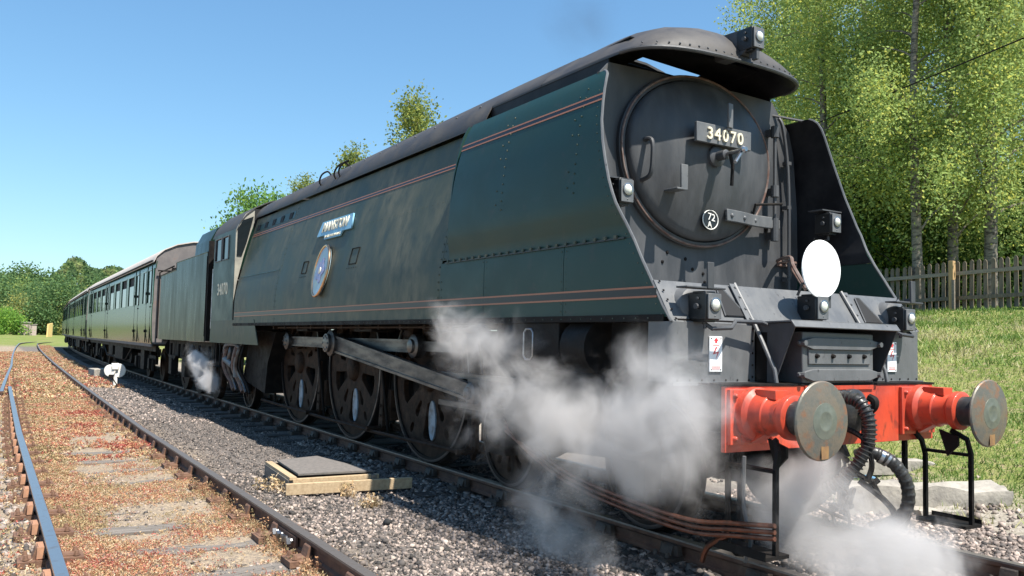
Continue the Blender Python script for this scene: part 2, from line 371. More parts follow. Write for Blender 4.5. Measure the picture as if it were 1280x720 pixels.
for s in (-1, 1):
    grid = []
    for t in frange(0, 1, 6):
        row = []
        for z in zd:
            xf = interp(XF, z); xr = -4.12+(z-2.2)*.10
            row.append((xf+(xr-xf)*t, s*wd(z), z))
        grid.append(row)
    mb = MB(); mb.slab(grid, (0, -s*.02, 0), 0)
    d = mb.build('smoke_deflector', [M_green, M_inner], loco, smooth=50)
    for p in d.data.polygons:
        if p.normal.y*s < -.3: p.material_index = 1  # inward face coloured darker to deepen its shade
    # light worn front edge of the side sheet
    e = MB(); e.tube([(interp(XF, z)+.004, s*(wd(z) if z > 2.07 else wl(z))-s*.008, z) for z in [1.50, 1.6, 1.74, 1.93, 2.05]+zd[3:]], .011, 6)
    e.build('sheet_edge_beading', M_plate_grey, loco)
    # closing plate at the rear of the deflector lip
    mb = MB(); mb.prism([(s*(wd(z)-.004), z) for z in zd[2:]]+[(s*(hw(3.36)), 3.36), (s*hw(2.7), 2.7), (s*hw(2.14), 2.14)], 0, -4.10, -4.085)
    mb.build('deflector_end_plate', M_green, loco)
# horizontal angle under the deflector with its bolts, skirt bottom band
for s in (-1, 1):
    mb = MB(); mb.bb(-4.2, -1.56, s*1.303, s*1.318, 2.064, 2.076); mb.build('joint_strip', M_black_line, loco)
    mb = MB(); mb.bb(-12.2, -1.16, s*1.285, s*1.322, 1.50, 1.545); mb.build('skirt_angle', M_under, loco)
# rivets and bolts
rv = MB()
def rline(p0, p1, n, r=.009, nrm=(0, -1, 0)):
    p0, p1 = Vector(p0), Vector(p1)
    for i in range(n): rv.dome(p0.lerp(p1, i/max(1, n-1)), nrm, r, n=6)
for s in (-1, 1):
    nr = (0, s, 0)
    for i in range(22): rv.box((-1.65-i*.118, s*1.32, 2.083), (.03, .012, .022))
    for x in (-2.27, -3.46):
        for k in (-.03, .03): rline((x+k, s*1.312, 1.58), (x+k, s*1.308, 2.03), 9, .007, nr)
    for k in (-.035, .035):
        for z in frange(1.6, 3.3, 24): rv.dome((-4.30+k, s*(hw(z)+.001), z), nr, .010)
        for z in frange(1.6, 3.3, 20): rv.dome((-9.75+k, s*(hw(z)+.001), z), nr, .007)
    for z in frange(2.45, 3.25, 12):
        for x in (-2.12, -3.15):
            rv.dome((x, s*(wd(z)+.001), z), nr, .009); 
    for z in (2.5, 2.62, 2.9, 3.02, 3.2): rv.dome((-2.2, s*(wd(z)+.001), z), nr, .009); rv.dome((-3.24, s*(wd(z)+.001), z), nr, .009)
    for x in frange(-4.6, -9.5, 42): rv.dome((x, s*(hw(2.72)+.001), 2.72-.00*x), nr, .006)
    for x in frange(-1.3, -12.1, 90): rv.dome((x, s*1.323, 1.522), nr, .006)
    for z in frange(1.2, 3.2, 30):
        if z < 1.5: continue
        x = interp(XF, z); rv.dome((x-.045, s*((wd(z) if z > 2.07 else wl(z))+.001), z), nr, .006)
rv.build('rivets', M_green_dusty, loco, smooth=0, stuff=True)
# lining
def stripe(name, x0, x1, z0, z1, wf, m, n=2, proud=.004):
    for s in (-1, 1):
        grid = [[(x, s*(wf(z)+proud), z) for z in (z0, z1)] for x in frange(x0, x1, n)]
        mb = MB(); mb.slab(grid, (0, -s*.003, 0)); mb.build(name, m, loco, smooth=0)
stripe('lining_band', -1.235, -12.15, 1.668, 1.716, lambda z: 1.311, M_black_line, proud=.0035)
stripe('lining_stripe', -1.23, -12.15, 1.655, 1.668, lambda z: 1.311, M_lining)
stripe('lining_stripe', -1.26, -12.15, 1.716, 1.729, lambda z: 1.311, M_lining)
stripe('lining_band', -1.91, -4.03, 3.125, 3.155, wd, M_black_line, proud=.003)
stripe('lining_stripe', -1.91, -4.03, 3.112, 3.125, wd, M_lining)
stripe('lining_stripe', -1.91, -4.03, 3.155, 3.168, wd, M_lining)
stripe('lining_band', -4.12, -12.1, 3.078, 3.102, hw, M_black_line, proud=.003)
stripe('lining_stripe', -4.12, -12.1, 3.066, 3.078, hw, M_lining)
stripe('lining_stripe', -4.12, -12.1, 3.102, 3.114, hw, M_lining)
# small hatches either side of the shield, soot washout panels
for s in (-1, 1):
    for x, z, a, b in ((-8.55, 2.30, .20, .17), (-6.72, 2.33, .24, .20)):
        lean = math.atan2(hw(z-.1)-hw(z+.1), .2); up = Vector((0, -s*math.sin(lean), math.cos(lean))); n_ = Vector((0, s*math.cos(lean), math.sin(lean)))
        Bh = basis(Vector((1, 0, 0)), up, n_, (x, s*hw(z), z)); fr = MB()
        for dx, dz, lx, lz in ((0, b/2, a, .010), (0, -b/2, a, .010), (a/2, 0, .010, b), (-a/2, 0, .010, b)): fr.box((dx, dz, .004), (lx, lz, .008))
        for dx in (-.5, -.25, 0, .25, .5): fr.dome((dx*a*1.2, -b/2-.05, .002), (0, 0, 1), .007)
        fr.v = [tuple(Bh @ Vector(v)) for v in fr.v]; fr.build('washout_hatch', M_under, loco, smooth=0)
    lv = MB()
    for i in range(5):
        x = -10.05-i*.46; lv.box((x, s*(hw(3.22)+.004), 3.22), (.16, .012, .10), rx=s*math.radians(14))
    lv.build('ventilator_slots', M_dark, loco)
    pl = MB(); grid = [[(x, s*(hw(z)+.003), z) for z in (3.16, 3.28)] for x in (-9.85, -12.1)]
    pl.slab(grid, (0, -s*.002, 0)); pl.build('ventilator_panel', M_green, loco)
    sp = MB(); grid = [[(x, s*(hw(z)+.008), z) for z in (2.34, 2.352)] for x in (-9.78, -12.15)]
    sp.slab(grid, (0, -s*.006, 0)); sp.build('joint_strip', M_green, loco)
# nameplate and shield (both sides)
def on_casing(s, x, z):
    lean = math.atan2(hw(z-.1)-hw(z+.1), .2); n = Vector((0, s*math.cos(lean), math.sin(lean))); up = Vector((0, -s*math.sin(lean), math.cos(lean)))
    return basis(Vector((-s, 0, 0)) if False else Vector((1, 0, 0))*(-s), up, n, (x, s*(hw(z)+.004), z))
for s in (-1, 1):
    B = on_casing(s, -7.68, 2.80)
    po = [(-.66, -.115), (-.30, -.115), (-.30, -.195), (.30, -.195), (.30, -.115), (.66, -.115), (.54, .115), (-.54, .115)]
    po = [(-.64, -.10), (-.34, -.10), (-.30, -.165), (.30, -.165), (.34, -.10), (.64, -.10), (.57, .11), (-.57, .11)]
    me = curve_mesh([po], .02); me.transform(B @ Matrix.Translation((0, 0, .012))); me.materials.append(M_blue_plate)
    o = bpy.data.objects.new('nameplate', me); COL.objects.link(o); o.parent = loco
    text_obj('plate_lettering', 'MANSTON', .18, .012, M_cream_num, o, B @ Matrix.Translation((0, .01, .026)), bold=.006, spacing=1.1)
    text_obj('plate_lettering', 'BATTLE OF BRITAIN CLASS', .048, .006, M_cream_num, o, B @ Matrix.Translation((0, -.132, .026)), bold=.001)
    B = on_casing(s, -7.74, 2.20)
    ov = [(.245*math.cos(t), .335*math.sin(t)) for t in frange(0, 2*math.pi*47/48, 48)]
    me = curve_mesh([ov], .03); me.transform(B @ Matrix.Translation((0, 0, .018))); me.materials.append(M_shield)
    o = bpy.data.objects.new('squadron_shield', me); COL.objects.link(o); o.parent = loco
    rim = MB(); rim.tube([B @ Vector((.25*math.cos(t), .34*math.sin(t), .03)) for t in frange(0, 2*math.pi, 49)], .019, 8, False); rim.build('shield_rim', M_brass, o)
    me = curve_mesh([[(.12*math.cos(t)*(1+.25*math.cos(5*t)), .15*math.sin(t)*(1+.2*math.cos(5*t))) for t in frange(0, 6.15, 40)]], .01)
    me.transform(B @ Matrix.Translation((0, 0, .037))); me.materials.append(M_shieldc); oo = bpy.data.objects.new('shield_crest', me); COL.objects.link(oo); oo.parent = o
    me = curve_mesh([[(.03*math.cos(t), .045*math.sin(t)) for t in frange(0, 6.1, 20)]], .01)
    me.transform(B @ Matrix.Translation((0, 0, .045))); me.materials.append(M_cream_num); oo = bpy.data.objects.new('crest_centre', me); COL.objects.link(oo); oo.parent = o
# ---- roof cowling
def roof_ring(x, cut=1.0, dz=0., sc=1.):
    half = [(y*sc, 3.44+(z-3.44)*rk(x)+dz) for y, z in ROOF if y <= cut+1e-6]
    return [(x, -y, z) for y, z in reversed(half)]+[(x, y, z) for y, z in half[1:]]
def roof(name, xs, cut, th=.02, m=M_roof_black):
    grid = [roof_ring(x, cut) for x in xs]; mb = MB(); mb.slab(grid, (0, 0, -th)); return mb.build(name, m, loco, smooth=50)
roof('roof_casing', [-4.05, -6.5, -9.0, -12.2], 1.0)
roof('roof_casing', [-3.19, -3.5, -4.05+.0], .94)
def lipx(y): return -2.25+.53*max(0, 1-(abs(y)/.935)**3)**(1/3)
# hood over the smokebox: from the full section at x=-3.0 to the curved lip at z 3.575; slot cut behind lip
ys = [-.93, -.915, -.88, -.82, -.7, -.58, -.42, -.2, 0, .2, .42, .58, .7, .82, .88, .915, .93]
def roofz(y):
    return 3.44+(interp([(a, b) for a, b in ROOF], abs(y))-3.44)*1.24
hood = MB(); grid = []
ts = [0, .06, .2, .35, .49, .6, .7, .8, .88, .94, .98, 1.0]
for t in ts:
    row = []
    for y in ys:
        xl = lipx(y); x = -3.2+(xl+3.2)*t
        zt = roofz(y); drop = (zt-3.60)*(1-max(0, 1-max(0, (t-.47)/.53)**2.2)**.62)
        z = zt-drop-(.0 if t < .99 else .0)
        row.append((x, y, z))
    grid.append(row)
# slot: leave out cells between t index 4..5 rows for central |y| < .5
ni, nj = len(grid), len(grid[0]); top = [Vector(p) for r in grid for p in r]; bot = [p+Vector((0, 0, -.022)) for p in top]; N = len(top); fs = []
def hole(i, j): return i in (1, 2) and 4 <= j <= 11
for i in range(ni-1):
    for j in range(nj-1):
        if hole(i, j): continue
        q = (i*nj+j, i*nj+j+1, (i+1)*nj+j+1, (i+1)*nj+j); fs += [q, tuple(N+k for k in q[::-1])]
edges = {}
for f in fs:
    if max(f) < N:
        for a, b in zip(f, f[1:]+f[:1]): edges.setdefault(tuple(sorted((a, b))), []).append((a, b))
for k, l in edges.items():
    if len(l) == 1: a, b = l[0]; fs.append((b, a, N+a, N+b))
hood.add(top+bot, fs)
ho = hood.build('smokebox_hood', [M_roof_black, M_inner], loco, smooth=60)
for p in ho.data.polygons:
    if p.normal.z < -.15: p.material_index = 1  # underside coloured darker to deepen the shade below the hood
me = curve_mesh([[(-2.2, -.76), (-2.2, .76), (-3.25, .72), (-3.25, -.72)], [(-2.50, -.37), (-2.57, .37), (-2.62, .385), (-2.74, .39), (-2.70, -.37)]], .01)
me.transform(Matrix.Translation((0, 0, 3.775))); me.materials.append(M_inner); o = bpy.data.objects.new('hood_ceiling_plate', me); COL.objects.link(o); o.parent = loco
lip = MB(); lp = [(lipx(y)+.004, y, 3.588) for y in [-.93, -.925, -.915, -.9, -.87, -.82, -.76, -.68, -.58, -.45, -.3, -.15, 0, .15, .3, .45, .58, .68, .76, .82, .87, .9, .915, .925, .93]]
lip.tube(lp, .017, 8); 
lip.build('hood_lip_beading', M_black, loco)
rl = MB()
for y in frange(-.86, .86, 22):
    rl.dome((lipx(y)-.012, y, 3.632), (1, 0, .4), .010)
rl.build('hood_rivets', M_black, loco, smooth=0, stuff=True)
# inner cowl: ceiling curve behind the lip, side cheeks closing hood to the wall
ck = MB()
for s in (-1, 1):
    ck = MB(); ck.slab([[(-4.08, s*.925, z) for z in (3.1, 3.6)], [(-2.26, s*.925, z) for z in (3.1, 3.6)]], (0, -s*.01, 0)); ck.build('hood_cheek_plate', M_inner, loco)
# small gutter bracket at the near end, rod from hood to far deflector
for s in (-1, 1):
    mb = MB(); mb.tube([(-2.28, s*.92, 3.44), (-2.08, s*1.16, 3.375)], .013, 6); mb.build('deflector_stay', M_black, loco)
for q in ([(-8.85, -.95, 3.52), (-8.85, -.99, 3.58), (-8.82, -.97, 3.68), (-8.78, -.90, 3.73), (-8.74, -.86, 3.68)], [(-8.25, -.95, 3.52), (-8.25, -.99, 3.60), (-8.2, -.96, 3.70), (-8.15, -.88, 3.76), (-8.1, -.83, 3.71)], [(-8.1, -.95, 3.53), (-8.1, -.98, 3.62), (-8.05, -.95, 3.71), (-7.98, -.88, 3.76)]):
    mb = MB(); mb.tube(smooth_path(q), .013, 6); mb.build('roof_hand_iron', M_under, loco)
mb = MB(); mb.lathe([(.0, .0), (.28, 0), (.27, .10), (.2, .14), (0, .15)], (-6.6, 0, 3.93), (0, 0, 1), 20); mb.build('safety_valve_cover', M_roof_black, loco)
mb = MB()
for x in frange(-4.4, -12, 16): mb.dome((x, -.86, 3.44+.2*rk(x)), (0, -.7, .7), .014)
mb.build('roof_rivets', M_black, loco, smooth=0, stuff=True)
# ---- smokebox front wall
WX = -2.25
ring_c = (0, 2.93); RY, RT, RB = .80, .62, .73
def oval(k=1., n=64, ex=0.):
    out = []
    for i in range(n):
        t = 2*math.pi*i/n; c, s_ = math.cos(t), math.sin(t); rz = RT if s_ > 0 else RB
        out.append(((RY*k+ex)*c, ring_c[1]+(rz*k+ex)*s_))
    return out
wall = MB()
wo = [(-1.27, 1.76), (1.27, 1.76), (1.28, 2.2), (1.27, 2.6), (1.22, 3.1), (1.16, 3.3), (.93, 3.55), (.5, 3.56), (-.5, 3.56), (-.93, 3.55), (-1.16, 3.3), (-1.22, 3.1), (-1.27, 2.6), (-1.28, 2.2)]
me = curve_mesh([wo], .02); me.transform(basis((0, 1, 0), (0, 0, 1), (1, 0, 0), (WX-.01, 0, 0))); me.materials.append(M_black)
o = bpy.data.objects.new('smokebox_front_plate', me); COL.objects.link(o); o.parent = loco
mb = MB(); mb.slab([[(WX+.0, -1.28, 1.765), (WX+.0, 1.28, 1.765)], [(-1.285, -1.285, 1.765), (-1.285, 1.285, 1.765)]], (0, 0, -.012)); mb.build('front_shelf', M_plate_grey, loco)
# door ring and dished door
rg = MB(); pts = oval(1.0, 72)
rr = []
for k, ex, x in ((0, .045, WX+.001), (1, .045, WX+.035), (2, .02, WX+.05), (3, .0, WX+.05), (4, -.01, WX+.03), (5, -.01, WX+.001)):
    rr.append([(x, y, z) for y, z in oval(1., 72, ex)])
rg.rings(rr, True, False); rg.build('door_ring', M_black, loco)
rt = MB(); pp = oval(1., 72, .03); rt.tube([(WX+.052, y, z) for y, z in pp]+[(WX+.052, *pp[0])], .010, 6, False); rt.build('door_ring_rust_edge', M_rustpipe, loco)
dr = MB(); rr = []
for k in (.985, .982, .96, .9, .8, .65, .5, .33, .15):
    dx = {.985: .02, .982: .075}.get(k, .085+.175*(1-k**2)**1.0)
    rr.append([(WX+dx, y, z) for y, z in oval(k, 72)])
dr.rings(rr, True, True); door = dr.build('smokebox_door', M_black, loco, smooth=40)
def doorx(y, z):
    rz = RT if z > ring_c[1] else RB; k = min(1, math.hypot(y/RY, (z-ring_c[1])/rz)); return WX+.085+.175*(1-k*k)
# number plate 34070 tilted as fitted
n_up = .0
px_ = doorx(0, 3.03)+.06
mb = MB(); mb.box((px_, 0, 3.035), (.03, .61, .155)); np_ = mb.build('number_plate', M_plate_grey, loco, bev=.004)
text_obj('numerals', '34070', .135, .014, M_cream_num, np_, basis((0, 1, 0), (0, 0, 1), (1, 0, 0), (px_+.022, 0, 3.03)), bold=.0015, spacing=1.25)
mb = MB(); mb.bb(px_-.09, px_-.01, -.2, -.16, 2.98, 3.08); mb.bb(px_-.09, px_-.01, .16, .2, 2.98, 3.08)
mb.build('plate_mounting', M_black, loco)
mb = MB(); mb.box((px_+.045, .03, 3.20), (.02, .05, .20)); mb.box((px_+.0, .03, 3.09), (.09, .05, .02)); mb.build('lamp_iron', M_plate_grey, loco, bev=.004)
# door boss and dart handles
bx = doorx(0, 2.87)
mb = MB(); mb.lathe([(.085, -.02), (.085, .025), (.07, .035), (.04, .04), (.04, .12), (.03, .125), (0, .126)], (bx, -.03, 2.875), (1, 0, 0), 20); mb.build('door_boss', M_black, loco)
mb = MB(); mb.cyl((bx+.1, -.03, 2.875), (bx+.30, -.02, 2.885), .017, n=10); mb.cyl((bx+.27, .00, 2.90), (bx+.30, -.12, 2.77), .014, n=8); mb.dome((bx+.3, -.02, 2.885), (1, 0, 0), .03, n=10)
mb.build('door_handle', M_steel, loco)
mb = MB(); mb.tube([(bx+.16, -.03, 2.87), (bx+.17, -.01, 2.78), (bx+.16, -.01, 2.62)], .014, 8); mb.build('door_handle', M_under, loco)
# near grab handle, lamp bracket on the door
mb = MB(); hy = -.67
mb.tube(smooth_path([(doorx(hy, 2.63)-.02, hy, 2.63), (doorx(hy, 2.66)+.09, hy, 2.66), (doorx(hy, 2.8)+.10, hy, 2.8), (doorx(hy, 2.92)+.08, hy, 2.93), (doorx(hy, 2.96)-.02, hy, 2.95)]), .018, 8); mb.build('grab_handle', M_black, loco)
dx = doorx(-.45, 2.58)
mb = MB(); mb.box((dx+.13, -.40, 2.66), (.016, .07, .20)); mb.box((dx+.06, -.43, 2.565), (.16, .10, .016)); mb.build('lamp_iron', M_plate_grey, loco, bev=.004)
# hinge straps, hinge bar
yh = .90
for z in (2.43, 3.05):
    mb = MB(); P = []
    for y in frange(.16 if z < 2.8 else .5, .8, 8): P.append((doorx(y, z)+.012, y, z))
    grid = [[(a, b, c-.05) for a, b, c in P], [(a, b, c+.05) for a, b, c in P]]
    mb.slab(grid, (.03, 0, 0)); mb.bb(WX+.06, WX+.10, .79, .93, z-.04, z+.04)
    for y in (.22, .4, .58): mb.dome((doorx(y, z)+.045, y, z), (1, 0, 0), .02, n=8)
    if z < 2.8: mb.build('hinge_strap', M_plate_grey, loco, bev=.006)
mb = MB(); mb.cyl((WX+.09, yh-.03, 2.28), (WX+.09, yh-.03, 3.30), .016, n=8)
for z in (2.33, 2.43, 2.72, 3.25): mb.cyl((WX+.09, yh-.03, z-.05), (WX+.09, yh-.03, z+.05), .036, n=10); mb.bb(WX, WX+.09, yh-.05, yh-.01, z-.03, z+.03)
mb.build('hinge_bar', M_black, loco)
mb = MB(); mb.tube(smooth_path([(WX+.04, .98, 3.40), (WX+.07, 1.0, 3.3), (WX+.07, 1.06, 2.95), (WX+.07, 1.08, 2.5), (WX+.07, 1.08, 1.8)], 5), .016, 8)
for z in (3.0, 2.6, 2.15, 1.95): mb.box((WX+.05, 1.075, z), (.06, .05, .03))
mb.build('lamp_conduit', M_black, loco)
mb = MB(); mb.tube([(WX+.1, .55, 2.40), (WX+.16, .55, 2.56), (WX+.16, .88, 2.60)], .012, 6); mb.build('door_stay_rod', M_under, loco)
mb = MB(); mb.tube(smooth_path([(-1.35, .28, 1.80), (-1.5, .32, 1.98), (-1.7, .52, 2.08), (WX+.05, .95, 2.11), (WX+.05, 1.2, 2.11)], 6), .014, 6)
mb.tube(smooth_path([(-1.38, .31, 1.79), (-1.53, .35, 1.95), (-1.73, .54, 2.05), (WX+.05, .96, 2.08), (WX+.05, 1.2, 2.08)], 6), .011, 6); mb.build('front_conduit', M_rustpipe, loco)
mb = MB(); mb.cyl((-2.0, .15, 1.99), (-1.7, .15, 1.99), .01); 
rf = MB()
for y, z in ((-.8, 1.86), (-.8, 1.94), (-.72, 1.93), (-.35, 2.02), (-.3, 2.1), (-.1, 2.06), (-.02, 1.98), (.1, 1.95), (-.1, 1.86), (.12, 1.88), (-.55, 2.0)): rf.dome((WX+.001, y, z), (1, 0, 0), .016, n=8)
rf.build('front_bolts', M_under, loco, smooth=0, stuff=True)
# badge on the door
bxx = doorx(0, 2.37)+.012
B = basis((0, 1, 0), (0, -.12, .99), (1, 0, .0), (bxx+.01, .0, 2.375))
mb = MB(); mb.lathe([(0, .008), (.084, .008), (.084, -.01)], (bxx, 0, 2.375), (1, 0, .0), 28); bd = mb.build('shed_plate', M_black_line, loco)
mb = MB(); mb.tube([(bxx+.012, .085*math.cos(t), 2.375+.078*math.sin(t)) for t in frange(0, 2*math.pi, 33)], .0045, 6, False); mb.build('plate_rim', M_offwhite, bd)
Rr = Matrix.Rotation(math.radians(-8), 4, 'Z')
text_obj('plate_lettering', '72', .085, .006, M_offwhite, bd, B @ Rr @ Matrix.Translation((.012, .022, 0)), bold=.0)
text_obj('plate_lettering', 'A', .07, .006, M_offwhite, bd, B @ Rr @ Matrix.Translation((-.005, -.042, 0)), bold=.0)
# ---- lower front: sloping fascia, cylinder end covers, hood, locker
def ring_face(poly, m, name, x_of=None): ...
fa = MB()
def fascia(y0, y1, name='sloping_front_plate'):
    m_ = MB(); m_.slab([[(-1.27, y0, 1.77), (-1.27, y1, 1.77)], [(-1.095, y0, 1.50), (-1.095, y1, 1.50)]], (-.012, 0, -.008)); return m_.build(name, M_plate_grey, loco)
fascia(-1.305, 1.305)
for s in (-1, 1):
    y0, y1 = (-1.318, -.552) if s < 0 else (.552, 1.318)
    m_ = MB(); r = .05
    # vertical plate with a rounded outer corner
    pl = [(-1.30, s*1.318)]+[(-1.09-r+r*math.sin(a), s*(1.318-r+r*math.cos(a))) for a in frange(0, math.pi/2, 6)]+[(-1.09, s*.552)]
    m_.slab([[(x, y, z) for x, y in pl] for z in (1.118, 1.50)], (-.012, -s*.01, 0)); m_.build('cylinder_front_plate', M_plate_grey, loco)
    m_ = MB(); m_.slab([[(-1.09, s*.552, 1.118), (-1.09, s*.552, 1.50)], [(-1.6, s*.552, 1.118), (-1.6, s*.552, 1.50)]], (0, s*.01, 0)); m_.build('recess_side_plate', M_black, loco)
    m_ = MB(); m_.bb(-1.12, -1.065, y0, y1, 1.098, 1.118); m_.build('plate_foot_angle', M_plate_grey, loco)
    # piston-valve cover bulge behind the lamp
    m_ = MB(); yb = s*1.10
    m_.lathe([(0, .085), (.08, .08), (.12, .06), (.135, .02), (.137, -.2)], (-1.20, yb-s*.03, 1.60), (1, 0, .12), 24); m_.build('valve_cover', M_plate_grey, loco)
    # triangular ventilator
    yv = s*.74; tri = MB()
    tri.add([(-1.242, yv+.02, 1.735), (-1.238, yv+.10 , 1.728), (-1.118, yv+.14, 1.545), (-1.118, yv-.12, 1.545)], [(0, 1, 2, 3)]); 
    tri.add([(-1.30, yv+.02, 1.70), (-1.30, yv+.10, 1.70), (-1.2, yv+.14, 1.5), (-1.2, yv-.12, 1.5)], [(0, 1, 2, 3)])
    v = MB(); v.prism([(yv-.11, 1.548), (yv+.13, 1.548), (yv+.02, 1.72), (yv-.05, 1.72)], 0, -1.19, -1.188)
    v2 = MB()
    def fp(y, t): return (-1.27+.175*t+.008, y, 1.77-.27*t+.006)
    q = [fp(yv-.03, .12), fp(yv+.02, .12), fp(yv+.14, .82), fp(yv-.07, .82)]
    v2.add(q+[tuple(Vector(a)+Vector((-.004, 0, -.003))) for a in q], [(0, 1, 2, 3), (4, 7, 6, 5), (0, 4, 5, 1), (1, 5, 6, 2), (2, 6, 7, 3), (3, 7, 4, 0)]); v2.build('ventilator_opening', M_dark, loco)
    q2 = [fp(yv-.03, .12), fp(yv-.07, .82)]
    v3 = MB(); v3.tube(q[:4]+q[:1], .006, 4, False); v3.build('ventilator_frame', M_plate_grey, loco)
    # strip with bolts beside the hood
    m_ = MB(); a, b = Vector(fp(s*.60, 0)), Vector(fp(s*.60, 1))
    m_.slab([[a+Vector((.002, -.035, .002)), a+Vector((.002, .035, .002))], [b+Vector((.002, -.035, .002)), b+Vector((.002, .035, .002))]], (.006, 0, .004))
    for t in (.1, .35, .65, .9): m_.dome(a.lerp(b, t)+Vector((.01, 0, .007)), (.84, 0, .54), .011)
    m_.build('cover_strip', M_plate_grey, loco)
    # plate bolts
    m_ = MB()
    for z in frange(1.15, 1.47, 5): m_.dome((-1.088, s*.585, z), (1, 0, 0), .009); m_.dome((-1.10, s*1.285, z), (1, .3*s, 0), .008)
    for y in frange(.62, 1.26, 7): m_.dome((-1.088, s*y, 1.13), (1, 0, 0), .008)
    for t in frange(.05, .95, 5): m_.dome(fp(s*1.27, t), (.84, 0, .54), .009)
    m_.build('plate_bolts', M_under, loco, smooth=0, stuff=True)
    # electric flash warning sign
    ys_ = s*.935
    sg = MB(); sg.bb(-1.088, -1.078, ys_-.056, ys_+.056, 1.185, 1.413); sg = sg.build('overhead_line_warning_sign', M_white, loco, bev=.002)
    def fl(poly, m, nm):
        a_ = MB(); a_.prism([(ys_+y*.95, 1.185+(z-1.20)*.893) for y, z in poly], 0, -1.0779, -1.0762); a_.build(nm, m, sg, smooth=0)
    fl([(-.022, 1.425), (0, 1.447), (.022, 1.425), (.010, 1.425), (.010, 1.408), (-.010, 1.408), (-.010, 1.425)], M_signred, 'warning_arrow')
    fl([(-.002, 1.382), (.010, 1.376), (-.012, 1.338), (.030, 1.347), (.0, 1.295), (.012, 1.335), (-.030, 1.325)], M_signred, 'lightning_flash')
    for z, hw_ in ((1.236, .044), (1.222, .038), (1.394, .03)): fl([(-hw_, z-.004), (hw_, z-.004), (hw_, z+.004), (-hw_, z+.004)], M_signpink, 'small_print')
    for y, z in ((-.045, 1.44), (.045, 1.44), (-.045, 1.215), (.045, 1.215)): fl([(y-.004, z-.005), (y+.004, z-.005), (y+.004, z+.005), (y-.004, z+.005)], M_under, 'fixing_screw')
# central hood over the locker
m_ = MB(); m_.slab([[(-1.12, -.555, 1.520), (-1.12, .555, 1.520)], [(-.785, -.555, 1.530), (-.785, .555, 1.530)]], (0, 0, -.010)); m_.build('locker_shelf', M_plate_grey, loco)
m_ = MB(); m_.slab([[(-.79, -.558, 1.534), (-.79, .558, 1.534)], [(-.755, -.558, 1.488), (-.755, .558, 1.488)]], (-.012, 0, -.006)); m_.build('shelf_front_lip', M_plate_grey, loco, bev=.004)
for s in (-1, 1):
    m_ = MB(); m_.prism([(-1.09, 1.12), (-.935, 1.12), (-.772, 1.49), (-.79, 1.512), (-1.09, 1.508)], 1, s*.545, s*.535); m_.build('hood_side_plate', M_black, loco)
    m_ = MB(); m_.tube([(-1.265, s*.575, 1.785), (-1.09, s*.575, 1.52), (-1.0, s*.585, 1.38), (-.90, s*.585, 1.20), (-.885, s*.585, 1.12)], .014, 8); m_.build('oil_pipe', M_plate_grey, loco)
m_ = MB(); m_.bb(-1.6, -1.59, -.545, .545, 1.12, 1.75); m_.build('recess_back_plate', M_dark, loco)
m_ = MB(); m_.bb(-1.25, -.85, -.375, .375, 1.118, 1.46); lk = m_.build('front_locker', M_plate_grey, loco, bev=.008)
m_ = MB(); m_.bb(-.85, -.838, -.325, .325, 1.245, 1.345); m_.build('locker_centre_plate', M_plate_grey, lk, bev=.004)
for z in (1.385, 1.175):
    m_ = MB(); m_.prism([(-.385, z-.018), (-.30, z-.042), (.30, z-.042), (.385, z-.018), (.385, z+.02), (.30, z+.037), (-.30, z+.037), (-.385, z+.02)], 0, -.85, -.822); m_.build('locker_clamp_bar', M_plate_grey, lk, bev=.004)
    for y in (-.40, .40):
        m_ = MB(); m_.cyl((-.86, y, z), (-.80, y, z), .018, n=8); m_.cyl((-.84, y-.03, z), (-.84, y+.03, z), .011, n=6); m_.build('clamp_nut', M_plate_grey, lk)
m_ = MB()
for y in (-.25, -.085, .085, .25): m_.dome((-.838, y, 1.30), (1, 0, 0), .018, .02, 8)
m_.build('locker_bolts', M_under, lk, smooth=30, stuff=True)
# ---- electric lamps
def lamp(x, y, z, arm=None, ang=0.):
    L = empty('electric_headlamp'); L.parent = loco; L.location = (x, y, z); L.rotation_euler = (0, 0, ang)
    m_ = MB(); m_.bb(-.17, -.01, -.062, .062, -.085, .085); m_.bb(-.012, .0, -.058, .058, -.08, .08); m_.bb(-.15, -.03, -.045, .045, -.10, .098); m_.build('lamp_body', M_black_line, L, bev=.008)
    m_ = MB(); m_.bb(0, .008, -.056, .056, -.08, .08); m_.dome((.008, 0, -.06), (1, 0, 0), .007); m_.build('lamp_face', M_plate_grey, L, bev=.003)
    m_ = MB(); m_.lathe([(.036, .008), (.036, .016), (.03, .022), (.016, .028), (0, .03)], (0, 0, .012), (1, 0, 0), 16); m_.build('lens', M_lens, L, smooth=70)
    m_ = MB(); m_.lathe([(.044, .006), (.044, .018), (.036, .020), (.036, .006)], (0, 0, .012), (1, 0, 0), 16); m_.build('lens_rim', M_steel, L)
    m_ = MB(); m_.cyl((-.08, -.065, .0), (-.08, -.085, 0), .018, n=8); m_.cyl((-.08, -.062, .05), (-.08, -.072, .05), .01, n=6); m_.tube([(-.08, 0, -.09), (-.08, 0, -.14)], .012, 6); split_build(m_, 'lamp_fitting', M_black, L)
    return L
lamp(-.955, -1.08, 1.60); lamp(-.99, 1.03, 1.585); lamp(-1.0, .02, 1.635)
lamp(-1.74, -1.15, 2.435); lamp(-1.74, 1.15, 2.42); lamp(-1.60, .03, 3.755)
